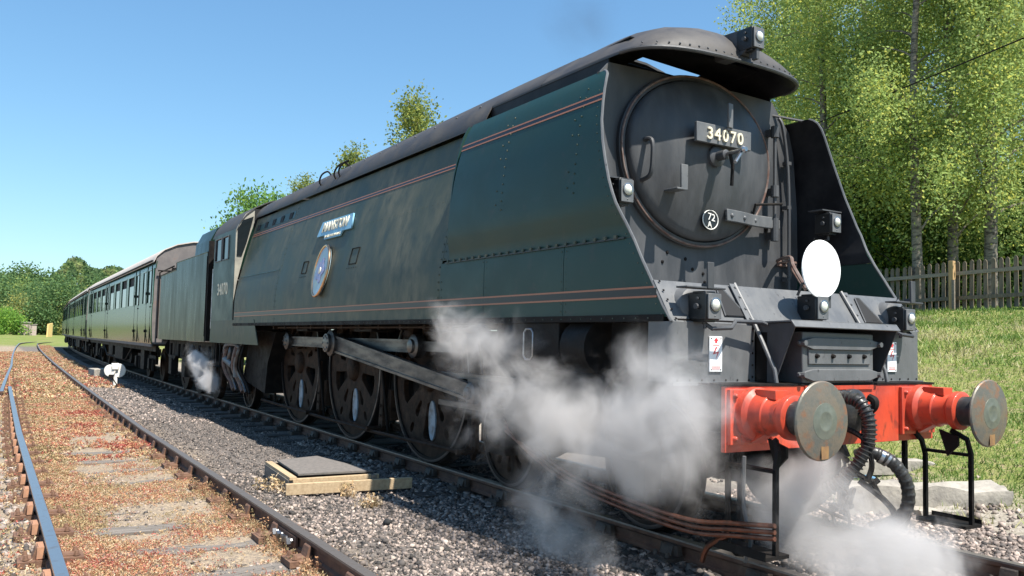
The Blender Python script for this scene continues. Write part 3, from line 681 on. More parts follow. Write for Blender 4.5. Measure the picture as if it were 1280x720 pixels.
for s in (-1, 1):
    m_ = MB(); m_.bb(-1.90, -1.84, s*1.15, s*1.315, 2.40, 2.46); m_.bb(-1.95, -1.80, s*1.05, s*1.305, 2.53, 2.54); m_.build('lamp_bracket', M_black, loco)
    m_ = MB(); m_.tube([(-1.05, s*1.08, 1.50), (-.99, s*1.06, 1.46), (-.98, s*.9, 1.47), (-1.02, s*.82, 1.515), (-1.0, s*.6, 1.515), (-.99, s*.56, 1.5)], .014, 8); m_.build('lamp_cable_conduit', M_black, loco)
    m_ = MB(); m_.box((-1.07, s*1.08-.06*0, 1.72), (.10, .34, .012)); m_.box((-1.02, s*1.08+.03, 1.80), (.016, .055, .17)); m_.box((-1.05, s*1.08+.03, 1.735), (.06, .04, .03)); m_.build('lamp_iron', M_black, loco, bev=.003)
m_ = MB(); m_.prism([(-2.0, 3.66), (-1.72, 3.64), (-1.66, 3.68), (-1.66, 3.84), (-2.05, 3.86)], 1, -.03, .09); m_.build('top_lamp_housing', M_black, loco)
m_ = MB(); m_.box((-1.63, .03, 3.64), (.05, .03, .10)); m_.build('lamp_bracket', M_black, loco)
m_ = MB(); m_.box((-1.06, .14, 1.76), (.04, .05, .24)); m_.box((-1.05, .02, 1.73), (.03, .03, .12)); m_.tube([(-1.1, -.12, 1.72), (-1.06, -.12, 1.80), (-1.03, 0, 1.83)], .01, 6); m_.build('disc_bracket', M_black, loco)
# headcode disc hung on the centre lamp iron
disc = MB(); disc.lathe([(0, 0), (.203, 0), (.207, -.006), (.203, -.012), (0, -.012)], (0, 0, 0), (1, 0, 0), 48)
dob = disc.build('headcode_disc', M_white, None, smooth=50); dob.location = (-1.0, .015, 1.908)
tag(dob, 'round plain white headcode disc standing above the centre lamp of the locomotive front', 'signal disc')
m_ = MB()
for y in (-.07, .06): m_.tube([(-.02, y, .14), (-.02, y, .20), (-.012, y, .215)], .005, 5)
m_.build('disc_clip', M_under, dob)
# ---- buffer beam, buffers
m_ = MB(); m_.bb(-.885, -.85, -1.085, 1.085, .70, 1.104); m_.build('buffer_beam', M_red, loco, bev=.003)
m_ = MB(); m_.bb(-1.6, -.845, -1.10, 1.10, 1.104, 1.117); m_.build('beam_top_plate', M_under, loco)
m_ = MB(); m_.bb(-.86, -.838, -.36, .36, 1.075, 1.103); m_.build('beam_top_angle', M_red, loco)
ZB = .9375
for s in (-1, 1):
    y = s*.87
    m_ = MB(); m_.bb(-.85, -.822, y-.20, y+.20, ZB-.19, ZB+.15); 
    for a in (-1, 1):
        for b in (-1, 1): m_.dome((-.822, y+a*.16, ZB-.02+b*.13), (1, 0, 0), .02, .02, 6)
    m_.build('buffer_base_plate', M_red, loco, bev=.004)
    m_ = MB(); m_.lathe([(.165, .0), (.165, .05), (.135, .075), (.125, .13), (.127, .16), (.118, .165), (.106, .21), (.110, .255), (.134, .28), (.134, .325), (.116, .335), (.09, .335)], (-.822, y, ZB), (1, 0, 0), 32)
    m_.prism([(-.74, ZB+.11), (-.60, ZB+.10), (-.60, ZB+.155), (-.76, ZB+.155)], 1, y-.055, y+.055)
    m_.prism([(-.80, ZB-.18), (-.68, ZB-.11), (-.80, ZB-.05)], 1, y-.05, y+.05)
    m_.build('buffer_housing', M_red, loco, bev=.002)
    m_ = MB(); m_.lathe([(.102, 0), (.102, .15), (.12, .17), (.15, .18)], (-.50, y, ZB), (1, 0, 0), 28); m_.build('buffer_ram', M_rubber, loco)
    bh = MB(); bh.lathe([(.0, -.01), (.12, -.01), (.215, -.012), (.228, -.005), (.2286, .004), (.222, .012), (.15, .024), (.085, .029)], (-.318, y, ZB), (1, 0, 0), 56); bh = bh.build('buffer_head', M_head, loco)
    m_ = MB(); m_.lathe([(.108, .022), (.104, .0285), (.060, .0325), (.055, .034), (.05, .0325), (.0, .0325)], (-.318, y, ZB), (1, 0, 0), 32); m_.build('greased_centre', M_grease, bh)
    m_ = MB(); m_.add([(-.318+.0245+a*.0, y+dy, ZB+dz) for a, dy, dz in ((0, -.028, -.104), (0, .030, -.104), (0, .036, -.16), (0, .034, -.214), (0, -.026, -.216), (0, -.03, -.16))]+[(-.318+.01, y+dy, ZB+dz) for dy, dz in ((-.028, -.104), (.030, -.104), (.036, -.16), (.034, -.214), (-.026, -.216), (-.03, -.16))], [(0, 1, 2, 3, 4, 5), (6, 11, 10, 9, 8, 7)]); m_.build('rust_streak', M_streak, bh)
# coupling hook, boss, hoses
m_ = MB(); m_.lathe([(.15, 0), (.15, .05), (.10, .09), (.05, .10), (0, .1)], (-.85, .10, .93), (1, 0, 0), 24); m_.build('coupling_buffing_plate', M_rubber, loco)
m_ = MB(); m_.tube(smooth_path([(-.80, .10, .93), (-.72, .10, .93), (-.66, .10, .96), (-.65, .10, 1.01), (-.69, .10, 1.03)]), .028, 8); m_.build('coupling_hook', M_under, loco)
m_ = MB(); m_.tube([(-.70, .06, .93), (-.70, .05, .70), (-.74, .10, .60), (-.70, .15, .70), (-.70, .14, .93)], .016, 8); m_.build('coupling_link', M_under, loco)
def hose(name, path, r, m, rib=.012, pitch=.028):
    P = smooth_path(path, 8); h = MB(); h.tube(P, r, 12)
    d = 0; last = P[0]
    for a, b in zip(P, P[1:]):
        L = (b-a).length; t = 0
        while d+ (L-t) >= pitch:
            t += pitch-d; d = 0; c = a.lerp(b, t/L); ax = (b-a).normalized()
            h.lathe([(r*.98, -pitch*.32), (r+rib, -pitch*.08), (r+rib, pitch*.08), (r*.98, pitch*.32)], c, ax, 12)
        d += L-t
    return h.build(name, m, loco, smooth=60)
hose('vacuum_hose', [(-.86, -.06, 1.00), (-.76, -.08, 1.03), (-.65, -.07, 1.01), (-.58, -.06, .90), (-.58, -.07, .74), (-.63, -.12, .60), (-.72, -.19, .47), (-.82, -.23, .40)], .036, M_rubber)
hose('steam_heat_hose', [(-.86, .20, .62), (-.76, .23, .65), (-.67, .32, .59), (-.62, .40, .46), (-.63, .43, .30), (-.70, .40, .18), (-.80, .33, .11)], .042, M_rubber, .004, .05)
m_ = MB(); m_.cyl((-.725, .262, .630), (-.71, .278, .620), .050, n=14); m_.cyl((-.70, .29, .612), (-.69, .302, .602), .050, n=14); m_.build('hose_clip', M_steel, loco)
m_ = MB(); m_.tube(smooth_path([(-.80, -.12, .85), (-.60, -.10, .78), (-.56, -.06, .62), (-.62, -.02, .50)]), .018, 8); m_.tube(smooth_path([(-.84, .2, .45), (-.7, .28, .33), (-.75, .45, .20), (-.9, .4, .12)]), .022, 8)
m_.tube([(-.9, .22, .5), (-.75, .22, .45), (-.75, .3, .35)], .02, 8); m_.build('brake_pipe', M_under, loco)
m_ = MB()
for i in range(18):
    a = Vector((-.92+RNG.uniform(-.12, .12), .15+RNG.uniform(-.15, .28), RNG.uniform(.15, .62))); b = a+Vector((RNG.uniform(-.1, .1), RNG.uniform(-.12, .12), RNG.uniform(-.15, .1)))
    m_.cyl(a, b, RNG.uniform(.008, .022), n=6)
    if i % 3 == 0: m_.dome(a, (1, 0, 0), .03, .03, 8)
split_build(m_, 'drain_cock_link', M_under, loco)
# steps under the buffers
for s, y, x0, x1 in ((-1, -1.02, -.885, -.515), (1, .93, -.812, -.475)):
    m_ = MB()
    for xx, zt in ((x0, .70), (x1, .74)):
        P = [(xx, y, .13), (xx, y, zt-.1), (xx-.01, y*.97, zt), (xx-(.02 if xx == x0 else .09), y*.9, zt+.06)]
        m_.tube(P, .019, 4)
    m_.box(((x0+x1)/2, y, .63), (x1-x0, .045, .02)); m_.box(((x0+x1)/2, y, .14), (x1-x0+.03, .20, .022)); m_.box(((x0+x1)/2, y+.1*s, .155), (x1-x0+.03, .006, .05))
    m_.prism([(x1-.16, .80), (x1-.02, .76), (x1-.02, .70), (x1-.10, .62)], 1, y*.88-.01, y*.88+.01)
    m_.build('front_step', M_under, loco)
    m_ = MB(); m_.tube([(-.93, s*.86, .72), (-.93, s*.86, .12)], .022, 4); m_.tube([(-.93, s*.86, .16), (-.96, s*.84, .05)], .05, 6); m_.build('rail_guard_iron', M_under, loco)
# frames, bogie
m_ = MB()
for s in (-1, 1):
    m_.prism([(-1.0, .72), (-1.0, 1.45), (-13.8, 1.45), (-13.8, .95), (-10.8, .75), (-4.4, .62), (-4.2, .95), (-1.5, .95), (-1.2, .72)], 1, s*.52, s*.55)
for x in (-1.1, -2.8, -4.6, -7.0, -9.0, -11.5): m_.bb(x-.02, x+.02, -.52, .52, .75, 1.4)
m_.build('main_frame', M_under, loco)
m_ = MB(); m_.bb(-1.35, -4.5, .44, .47, .22, .95); m_.build('dark_blocking_plate', M_inner, loco)  # added dark sheet, blocks the view of sunlit ground beyond the wheels
m_ = MB(); m_.cyl((-2.4, 0, 2.8), (-12.1, 0, 2.6), .72, n=32); m_.build('boiler_barrel', M_dark, loco)
m_ = MB(); m_.bb(-2.2, -3.4, -1.2, 1.2, 1.15, 1.75); m_.bb(-1.1, -13.9, -1.25, 1.25, 1.50, 1.52); m_.build('running_plate', M_under, loco)
def wheel_disc(r, boss, holes, tyre_w=.135, y=-.70, thick=.05, name='wheel', web=M_wheel):
    # wheel centred on origin; outer face towards -Y
    W = empty(name); W.parent = loco
    t = MB(); t.lathe([(r-.075, -.82), (r-.02, -.82), (r-.006, -.805), (r, -.74), (r+.004, -.705), (r+.028, -.70), (r+.028, -.685), (r-.07, -.683), (r-.075, -.82)], (0, 0, 0), (0, 1, 0), 64)
    t.build('tyre', M_under, W)
    t = MB(); t.lathe([(r-.045, -.822), (r-.02, -.822), (r-.017, -.8205)], (0, 0, 0), (0, 1, 0), 64); t.build('tyre_edge', M_rod, W)
    circ = [((r-.072)*math.cos(a), (r-.072)*math.sin(a)) for a in frange(0, 2*math.pi*63/64, 64)]
    me = curve_mesh([circ]+holes, thick, .008); me.transform(basis((1, 0, 0), (0, 0, 1), (0, -1, 0), (0, -.765, 0))); me.materials.append(web)
    o = bpy.data.objects.new('wheel_centre', me); COL.objects.link(o); o.parent = W
    me2 = me.copy(); me2.transform(Matrix.Translation((0, .06, 0))); me2.materials.clear(); me2.materials.append(M_under)
    o = bpy.data.objects.new('inner_web', me2); COL.objects.link(o); o.parent = W
    t = MB(); t.lathe([(0, -.86), (boss*.7, -.86), (boss*.85, -.845), (boss, -.80), (boss, -.70)], (0, 0, 0), (0, 1, 0), 28); t.build('hub', web, W)
    return W
def blob(cx, cz, a, b, rot, n=14, tear=0.):
    out = []
    for i in range(n):
        t = 2*math.pi*i/n; x, z = a*math.cos(t)*(1+tear*math.sin(t)), b*math.sin(t)
        out.append((cx+x*math.cos(rot)-z*math.sin(rot), cz+x*math.sin(rot)+z*math.cos(rot)))
    return out
def radial_hole(ang, r0, r1, w0, w1):
    pts = [(r0, -w0), ((r0+r1)/2, -(w0+w1)/2), (r1-.04, -w1), (r1, -w1*.6), (r1+.01, 0), (r1, w1*.6), (r1-.04, w1), ((r0+r1)/2, (w0+w1)/2), (r0, w0), (r0-.03, 0)]
    return [(x*math.cos(ang)-y*math.sin(ang), x*math.sin(ang)+y*math.cos(ang)) for x, y in pts]
dh = []
A0 = math.radians(90)
for i in range(5):
    a = A0+math.radians(36)+i*2*math.pi/5
    dh.append(radial_hole(a, .30, .70, .055, .15))
    b = A0+i*2*math.pi/5
    dh.append(blob(.73*math.cos(b), .73*math.sin(b), .045, .075, b+math.pi/2))
    if i: dh.append(radial_hole(b, .36, .56, .03, .055))
XD = [-5.478, -7.726, -9.974]; RD = .94
W0 = wheel_disc(RD, .17, dh, name='driving_wheel')
W0.location = (XD[0], 0, RD)
t = MB(); t.lathe([(.0, -.90), (.10, -.90), (.14, -.87), (.14, -.79)], (0, 0, .35), (0, 1, 0), 20); t.build('crank_boss', M_wheel, W0)
me = curve_mesh([blob(.10, -.47, .075, .21, .04, 18)], .02, .006); me.transform(basis((1, 0, 0), (0, 0, 1), (0, -1, 0), (0, -.80, 0))); me.materials.append(M_bluegrey)
o = bpy.data.objects.new('pale_oval_plate', me); COL.objects.link(o); o.parent = W0  # pale blue-grey oval set on the wheel face
DW = [W0]
for X in XD[1:]: DW.append(dup(W0, loco, (X, 0, RD)))
for k, X in enumerate(XD): dup(W0, loco, (X, 0, RD), math.pi)
W1 = wheel_disc(.47, .12, [radial_hole(i*math.pi/5+.3, .20, .33, .02, .045) for i in range(10)], name='bogie_wheel'); W1.location = (XD[0]+3.58, 0, .47)
for X in (XD[0]+1.68, -12.85): dup(W1, loco, (X, 0, .47))
for X in (XD[0]+3.58, XD[0]+1.68, -12.85): dup(W1, loco, (X, 0, .47), math.pi)
m_ = MB()
for s in (-1, 1):
    m_.prism([(-1.2, .55), (-1.3, .75), (-4.3, .75), (-4.4, .55), (-4.1, .42), (-3.4, .42), (-3.0, .55), (-2.6, .55), (-2.3, .42), (-1.5, .42)], 1, s*.56, s*.60)
    for X in (XD[0]+3.58, XD[0]+1.68, -12.85): m_.bb(X-.16, X+.16, s*.60, s*.95, .32, .62); m_.lathe([(0, .02), (.08, .02), (.10, 0), (.10, -.1)], (X, s*.95, .47), (0, s, 0), 14)
m_.bb(-3.3, -2.4, -.60, .60, .5, .74); split_build(m_, 'bogie_frame', M_under, loco)
m_ = MB()
for X in XD+[XD[0]+3.58, XD[0]+1.68, -12.85]: m_.cyl((X, -.68, RD if X in XD else .47), (X, .68, RD if X in XD else .47), .09, n=14)
split_build(m_, 'axle', M_under, loco)
# outside cylinder, slide bars, crosshead, rods
for s in (-1, 1):
    m_ = MB(); m_.cyl((-1.75, s*1.02, .86), (-3.0, s*1.02, .80), .33, n=28); m_.lathe([(.30, 0), (.27, .05), (.12, .09), (0, .1)], (-1.75, s*1.02, .86), (1, 0, .05), 24); m_.build('cylinder', M_under, loco)
    m_ = MB(); m_.bb(-2.33, -3.22, s*1.12, s*1.30, 1.14, 1.50); cv = m_.build('cylinder_cover', M_dark if False else M_under, loco, bev=.006)
    m_ = MB(); m_.tube([(-2.80, s*1.31, 1.24), (-2.80, s*1.31, 1.42), (-2.77, s*1.31, 1.45), (-2.70, s*1.31, 1.45), (-2.67, s*1.31, 1.42), (-2.67, s*1.31, 1.24), (-2.70, s*1.31, 1.21), (-2.77, s*1.31, 1.21), (-2.80, s*1.31, 1.24)], .008, 6, False); m_.build('cover_handhole', M_steel, cv)
    m_ = MB(); m_.cyl((-2.25, s*1.15, 1.32), (-1.95, s*1.15, 1.32), .20, n=20); m_.build('exhaust_pipe', M_under, loco)
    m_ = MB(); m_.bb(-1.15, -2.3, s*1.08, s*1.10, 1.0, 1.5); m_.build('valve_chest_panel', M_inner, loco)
    m_ = MB(); m_.bb(-3.1, -4.75, s*.98, s*1.06, .98, 1.03); m_.bb(-3.1, -4.75, s*.98, s*1.06, .70, .75); m_.build('slide_bar', M_rod, loco)
    m_ = MB(); m_.bb(-3.75, -4.1, s*.94, s*1.09, .74, .99); m_.cyl((-3.75, s*1.02, .86), (-3.0, s*1.02, .84), .04, n=12); m_.build('crosshead', M_rod, loco)
    zc_ = RD+.33
    def rod(p0, p1, h0, h1, yy, name, fl=True):
        (x0, z0), (x1, z1) = p0, p1; r_ = MB(); d = Vector((x1-x0, 0, z1-z0)); L = d.length; u = d/L; n = Vector((-u.z, 0, u.x))
        def seg(a, b, ya, yb, k0, k1, off0=0., off1=0.):
            P = []
            for t, h, of in ((a, k0, off0), (b, k1, off1)):
                c = Vector((x0, 0, z0))+u*t
                for sy in (ya, yb):
                    for sz in (-1, 1): P.append(c+n*(of+sz*h/2)+Vector((0, s*sy, 0)))
            r_.add(P, [(0, 1, 3, 2), (4, 6, 7, 5), (0, 4, 5, 1), (2, 3, 7, 6), (0, 2, 6, 4), (1, 5, 7, 3)])
        seg(.1, L-.1, yy-.012, yy+.012, h0*.9, h1*.9)
        if fl:
            seg(.1, L-.1, yy-.03, yy+.03, .028, .028, h0/2, h1/2); seg(.1, L-.1, yy-.03, yy+.03, .028, .028, -h0/2, -h1/2)
        for (x, z), rr in ((p0, .13), (p1, .10)):
            r_.lathe([(rr, -.05), (rr, .05), (rr*.85, .06), (rr*.6, .065), (rr*.55, .09), (rr*.3, .1), (0, .1)], (x, s*yy, z), (0, s, 0), 24)
        return r_.build(name, M_rod, loco)
    rod((XD[0], zc_), (XD[1], zc_), .115, .115, .97, 'coupling_rod')
    rod((XD[1]-.02, zc_), (XD[2], zc_), .115, .115, .965, 'coupling_rod')
    rod((XD[1], zc_), (-3.95, .86), .19, .13, 1.10, 'connecting_rod')
    m_ = MB(); m_.lathe([(.17, -.02), (.17, .03), (.12, .05), (.12, .09), (.05, .10), (0, .1)], (XD[1], s*1.12, zc_), (0, s, 0), 24)
    for k in range(8): m_.dome((XD[1]+.085*math.cos(k*.785), s*1.21, zc_+.085*math.sin(k*.785)), (0, s, 0), .018, .015)
    m_.build('big_end', M_rod, loco)
    m_ = MB(); m_.lathe([(.13, -.02), (.13, .04), (.09, .06), (0, .07)], (XD[2], s*1.0, zc_), (0, s, 0), 20)
    for k in range(6): m_.dome((XD[2]+.07*math.cos(k*1.047), s*1.06, zc_+.07*math.sin(k*1.047)), (0, s, 0), .016, .015)
    m_.build('crankpin_cap', M_rod, loco)
    m_ = MB(); m_.bb(-4.7, -7.4, s*.93, s*.95, 1.22, 1.30); m_.bb(-4.7, -7.4, s*.92, s*.96, 1.30, 1.325); m_.build('radius_rod', M_rod, loco)
    # brake gear and rodding low along the wheels
    m_ = MB(); m_.tube([(-4.3, s*.98, .26), (-6.6, s*1.0, .24), (-8.7, s*1.0, .25), (-11.4, s*.98, .27)], .022, 6); m_.build('brake_pull_rod', M_wheel, loco)
    for X in (-6.62, -8.88, -4.35):
        m_ = MB(); m_.prism([(X-.03, 1.0), (X+.03, 1.0), (X+.05, .6), (X+.06, .3), (X-.02, .18), (X-.06, .3), (X-.03, .6)], 1, s*.84, s*.88)
        m_.cyl((X, s*.8, .27), (X, s*1.06, .27), .03, n=8); m_.box((X+.09, s*.76, .55), (.10, .10, .36)); 
        for z in (.3, .42, .54): m_.dome((X+.01, s*.885, z), (0, s, 0), .02)
        m_.build('brake_hanger', M_wheel, loco)
    # sandboxes, pipes between wheels, details under the skirt
    for X, l in ((-4.5, .35), (-6.55, .55), (-8.8, .45), (-11.15, .5)):
        m_ = MB(); m_.bb(X-l/2, X+l/2, s*.86, s*1.18, 1.42, 1.52); m_.cyl((X, s*.95, 1.3), (X+.05, s*.82, .18), .02, n=6); m_.build('sandbox', M_under, loco, bev=.01)
    m_ = MB(); m_.tube([(-3.3, s*1.22, 1.47), (-6.5, s*1.23, 1.47), (-9.8, s*1.22, 1.47)], .014, 6)
    for x in frange(-3.6, -10, 12): m_.box((x, s*1.2, 1.47), (.04, .08, .05))
    m_.build('lubricator_pipe', M_wheel, loco)
    # cylinder drain pipes (three copper pipes sagging to the front)
    for k in (range(3) if s < 0 else ()):
        m_ = MB(); dz = -.036*k; m_.tube(smooth_path([(-3.3, s*1.15, .66+dz), (-2.6, s*1.16, .42+dz), (-2.1, s*1.17, .33+dz), (-1.5, s*1.17, .28+dz), (-1.05, s*1.16, .265+dz), (-.75, s*1.12, .30+dz), (-.45, s*1.1, .34+dz)]), .0145, 8); m_.build('drain_pipe', M_copper, loco)
    if s > 0: continue
    m_ = MB(); m_.tube(smooth_path([(-3.3, s*1.1, .9), (-3.0, s*1.2, .55), (-2.7, s*1.22, .45)]), .02, 6); m_.tube(smooth_path([(-.8, s*1.1, .22), (-.95, s*1.12, .12), (-1.0, s*1.12, .02)]), .018, 6); split_build(m_, 'drain_pipe_bend', M_copper, loco)
    m_ = MB(); m_.tube(smooth_path([(-.70, s*1.08, .70), (-.72, s*1.06, .4), (-.72, s*1.0, .2), (-.78, s*.98, .05)]), .012, 6); m_.build('sanding_pipe', M_plate_grey, loco)
# ---- cab
for s in (-1, 1):
    m_ = MB()
    out = [(-12.28, 1.60), (-12.28, 2.66), (-13.92, 2.66), (-13.92, 1.60)]
    me = curve_mesh([out], .012); me.transform(basis((1, 0, 0), (0, 0, 1), (0, s, 0), (0, s*1.306, 0))); me.materials.append(M_green)
    cs = bpy.data.objects.new('cab_side', me); COL.objects.link(cs); cs.parent = loco
    me = curve_mesh([[(-12.28, 2.66), (-12.28, 3.22), (-13.92, 3.22), (-13.92, 2.66)], [(-12.75, 2.72), (-12.75, 3.14), (-13.2, 3.14), (-13.2, 2.72)], [(-13.28, 2.72), (-13.28, 3.14), (-13.78, 3.14), (-13.78, 2.72)]], .012)
    me.transform(basis((1, 0, 0), (0, 0, 1), (0, s, 0), (0, s*1.303, 0))); me.materials.append(M_green); cu_ = bpy.data.objects.new('cab_window_side', me); COL.objects.link(cu_); cu_.parent = loco
    for xa, xb in ((-12.75, -13.2), (-13.28, -13.78)):
        f_ = MB(); f_.tube([(xa, s*1.315, 2.72), (xb, s*1.315, 2.72), (xb, s*1.315, 3.14), (xa, s*1.315, 3.14), (xa, s*1.315, 2.72)], .014, 4, False); f_.build('window_frame', M_plate_grey, cu_)
        f_ = MB(); f_.bb(xa, xb, s*1.298, s*1.302, 2.72, 3.14); f_.build('window_pane', M_glass, cu_)
    text_obj('cab_numerals', '34070', .30, .004, M_cream_num, cs, basis((-s, 0, 0), (0, 0, 1), (0, s, 0), (-13.1, s*1.3155, 2.17)), bold=.006, spacing=1.08)
    m_ = MB(); m_.prism([(-10.55, 1.19), (-10.85, 1.60), (-13.92, 1.60), (-13.95, 1.19)], 1, s*1.305, s*1.318); m_.build('cab_valance', M_green_dusty, loco)
    # forward-facing cab sheet with window, beside the narrower casing
    m_ = MB(); P = [(1.55, 1.31), (1.95, 1.31), (2.3, 1.26), (2.75, 1.165), (3.1, 1.075), (3.4, .985)]
    poly = [(s*(w_), z) for z, w_ in P]+[(s*.99, 3.62), (s*1.15, 3.5), (s*1.26, 3.32), (s*1.312, 3.2), (s*1.312, 1.55)]
    m_.prism(poly, 0, -12.30, -12.27); fs_ = m_.build('cab_front_sheet', M_beige, loco)
    m_ = MB(); m_.prism([(s*1.12, 3.0), (s*1.20, 2.74), (s*1.285, 2.74), (s*1.285, 3.22), (s*1.20, 3.38), (s*1.02, 3.46)], 0, -12.268, -12.255); m_.build('cab_front_window', M_glass, fs_)
    m_ = MB(); m_.tube([(-13.98, s*1.30, 1.45), (-13.98, s*1.30, 2.6)], .016, 6); m_.build('cab_handrail', M_steel, loco)
    # injector pipework and steps beneath the cab
    for k in range(7):
        x = -11.9-.22*k; p_ = MB(); a_ = RNG.uniform(-.05, .05)
        p_.tube(smooth_path([(x, s*1.15, 1.25), (x+a_, s*1.22, 1.0), (x-.12+a_, s*1.2, .75), (x-.05, s*1.1, .5), (x+.1, s*1.08, .35)]), .022+.012*(k % 3), 8); p_.build('injector_pipe', (M_under, M_rod, M_rustpipe)[k % 3], loco)
    p_ = MB(); p_.tube(smooth_path([(-12.1, s*1.2, 1.12), (-12.3, s*1.25, 1.18), (-12.9, s*1.25, 1.15), (-13.1, s*1.22, 1.0), (-12.9, s*1.22, .85), (-12.6, s*1.2, .8)]), .035, 8); p_.cyl((-12.5, s*1.2, .8), (-13.1, s*1.2, .9), .07, n=12); p_.cyl((-12.35, s*1.15, .6), (-12.35, s*1.15, .95), .09, n=12)
    p_.build('injector', M_plate_grey, loco)
    p_ = MB()
    for x in (-13.35, -13.8): p_.box((x, s*1.25, .75), (.03, .02, .9))
    for z in (.35, .75): p_.box((-13.57, s*1.27, z), (.48, .22, .03))
    p_.build('cab_steps', M_under, loco)
    p_ = MB(); p_.prism([(-10.5, 1.4), (-12.1, 1.4), (-12.3, .55), (-11.0, .40), (-10.9, .9)], 1, s*.6, s*1.05); p_.build('ashpan', M_under, loco)
m_ = MB(); half = [(1.305, 3.2), (1.25, 3.35), (1.14, 3.5), (.98, 3.64), (.75, 3.76), (.45, 3.85), (0, 3.895)]
grid = [[(x, -y, z) for y, z in half]+[(x, y, z) for y, z in half[-2::-1]] for x in (-12.25, -13.2, -14.1)]
m_.slab(grid, (0, 0, -.02)); m_.build('cab_roof', M_roof_black, loco, smooth=50)
m_ = MB(); m_.bb(-12.3, -12.26, -1.0, 1.0, 1.5, 3.6); m_.bb(-12.3, -13.9, -1.28, 1.28, 1.55, 1.6); m_.build('cab_backhead', M_dark, loco)
# ================================================================== TENDER
tend = tag(empty('tender', (0, 0, 0)), 'glossy dark green coal tender coupled behind the locomotive cab', 'tender')
for s in (-1, 1):
    g_ = MB(); z0, z1 = 1.19, 2.93
    g_.slab([[(-14.55, s*1.30, 1.19), (-14.55, s*1.30, 2.97)], [(-17.8, s*1.30, 1.19), (-17.8, s*1.30, 2.97)]], (0, -s*.02, 0)); g_.build('side_sheet', M_tender_green, tend)
    g_ = MB(); g_.slab([[(-17.803, s*1.30, 1.19), (-17.803, s*1.30, 2.80)], [(-19.8, s*1.30, 1.19), (-19.8, s*1.30, 2.76)]], (0, -s*.02, 0)); g_.build('side_sheet', M_tender_green, tend)
    g_ = MB(); g_.tube([(-14.56, s*1.29, 1.3), (-14.56, s*1.29, 2.9)], .02, 6); g_.build('tender_handrail', M_under, tend)
    g_ = MB(); g_.tube([(-14.55, s*1.29, 2.98), (-17.8, s*1.29, 2.98), (-17.8, s*1.29, 2.81), (-19.8, s*1.29, 2.77)], .016, 6); g_.build('top_beading', M_tender_green, tend)
    g_ = MB(); g_.box((-14.50, s*1.18, 2.2), (.06, .22, 2.0)); g_.build('front_end_sheet', M_under, tend)
    for X in (-15.4, -17.0, -18.6):
        g_ = MB(); g_.lathe([(.40, -.06), (.55, -.06), (.55, .05), (.40, .05), (.40, -.06)], (X, s*.78, .55), (0, 1, 0), 32); g_.lathe([(0, .05), (.09, .05), (.12, 0), (.4, 0)], (X, s*.82, .55), (0, s, 0), 20); g_.build('wheel', M_wheel, tend)
    g_ = MB(); g_.bb(-14.6, -19.7, s*1.0, s*1.04, .75, 1.17)
    for X in (-15.4, -17.0, -18.6):
        g_.bb(X-.17, X+.17, s*1.04, s*1.20, .38, .75)
        for k in range(5): g_.bb(X-.5+.06*k, X+.5-.06*k, s*1.08, s*1.17, .80-.022*k, .82-.022*k)
        for d_ in (-.5, .5): g_.cyl((X+d_, s*1.1, .8), (X+d_, s*1.1, 1.1), .03, n=8)
    g_.build('underframe', M_under, tend)
g_ = MB(); half = [(.0, 3.72), (.5, 3.70), (.85, 3.64), (1.08, 3.50), (1.2, 3.25), (1.24, 2.7)]
rings = []
for x, k in ((-14.75, .0), (-14.8, 1), (-16.2, 1), (-16.35, .97), (-16.42, .0)):
    if k == 0: continue
    rings.append([(x, -y*k, 2.7+(z-2.7)*k) for y, z in half[::-1]]+[(x, y*k, 2.7+(z-2.7)*k) for y, z in half[1:]])
g_.rings(rings, True, True); g_.build('tank_front_hood', M_tender_green, tend)
g_ = MB(); g_.bb(-14.6, -19.75, -1.25, 1.25, 1.2, 2.45); g_.build('water_tank', M_under, tend)
NC = 900; pc = np.stack([RNG.uniform(-19.3, -16.4, NC), RNG.uniform(-1.1, 1.1, NC)], 1)
def stones(name, P, r, cols, m, parent=None, flat=.75):
    # P (n,3) centres, r (n,) radii : irregular 8-vertex chunks
    n = len(P); base = np.array([(-1, -1, -1), (1, -1, -1), (1, 1, -1), (-1, 1, -1), (-1, -1, 1), (1, -1, 1), (1, 1, 1), (-1, 1, 1)], float)*.62
    V = base[None]+RNG.uniform(-.38, .38, (n, 8, 3)); V[:, 4:, :2] *= RNG.uniform(.45, 1, (n, 1, 1)); V[:, :, 2] *= flat
    a = RNG.uniform(0, 2*np.pi, n); b = RNG.normal(0, .45, n)
    ca, sa, cb, sb = np.cos(a), np.sin(a), np.cos(b), np.sin(b)
    R1 = np.zeros((n, 3, 3)); R1[:, 0, 0] = ca; R1[:, 0, 1] = -sa; R1[:, 1, 0] = sa; R1[:, 1, 1] = ca; R1[:, 2, 2] = 1
    R2 = np.zeros((n, 3, 3)); R2[:, 1, 1] = cb; R2[:, 1, 2] = -sb; R2[:, 2, 1] = sb; R2[:, 2, 2] = cb; R2[:, 0, 0] = 1
    V = np.einsum('nij,nkj->nki', R2@R1, V)*r[:, None, None]+P[:, None]
    fq = np.array([(0, 3, 2, 1), (4, 5, 6, 7), (0, 1, 5, 4), (1, 2, 6, 5), (2, 3, 7, 6), (3, 0, 4, 7)])
    Fa = (fq[None]+8*np.arange(n)[:, None, None]).reshape(-1, 4)
    o = np_mesh(name, V.reshape(-1, 3), Fa, m, np.repeat(cols, 8, 0), parent); return o
hz = 2.5+.35*(1-(pc[:, 1]/1.2)**2)+RNG.uniform(0, .1, NC)
o = stones('coal', np.c_[pc, hz], RNG.uniform(.05, .12, NC), np.full((NC, 3), .02), M_stone, tend); o['kind'] = 'stuff'
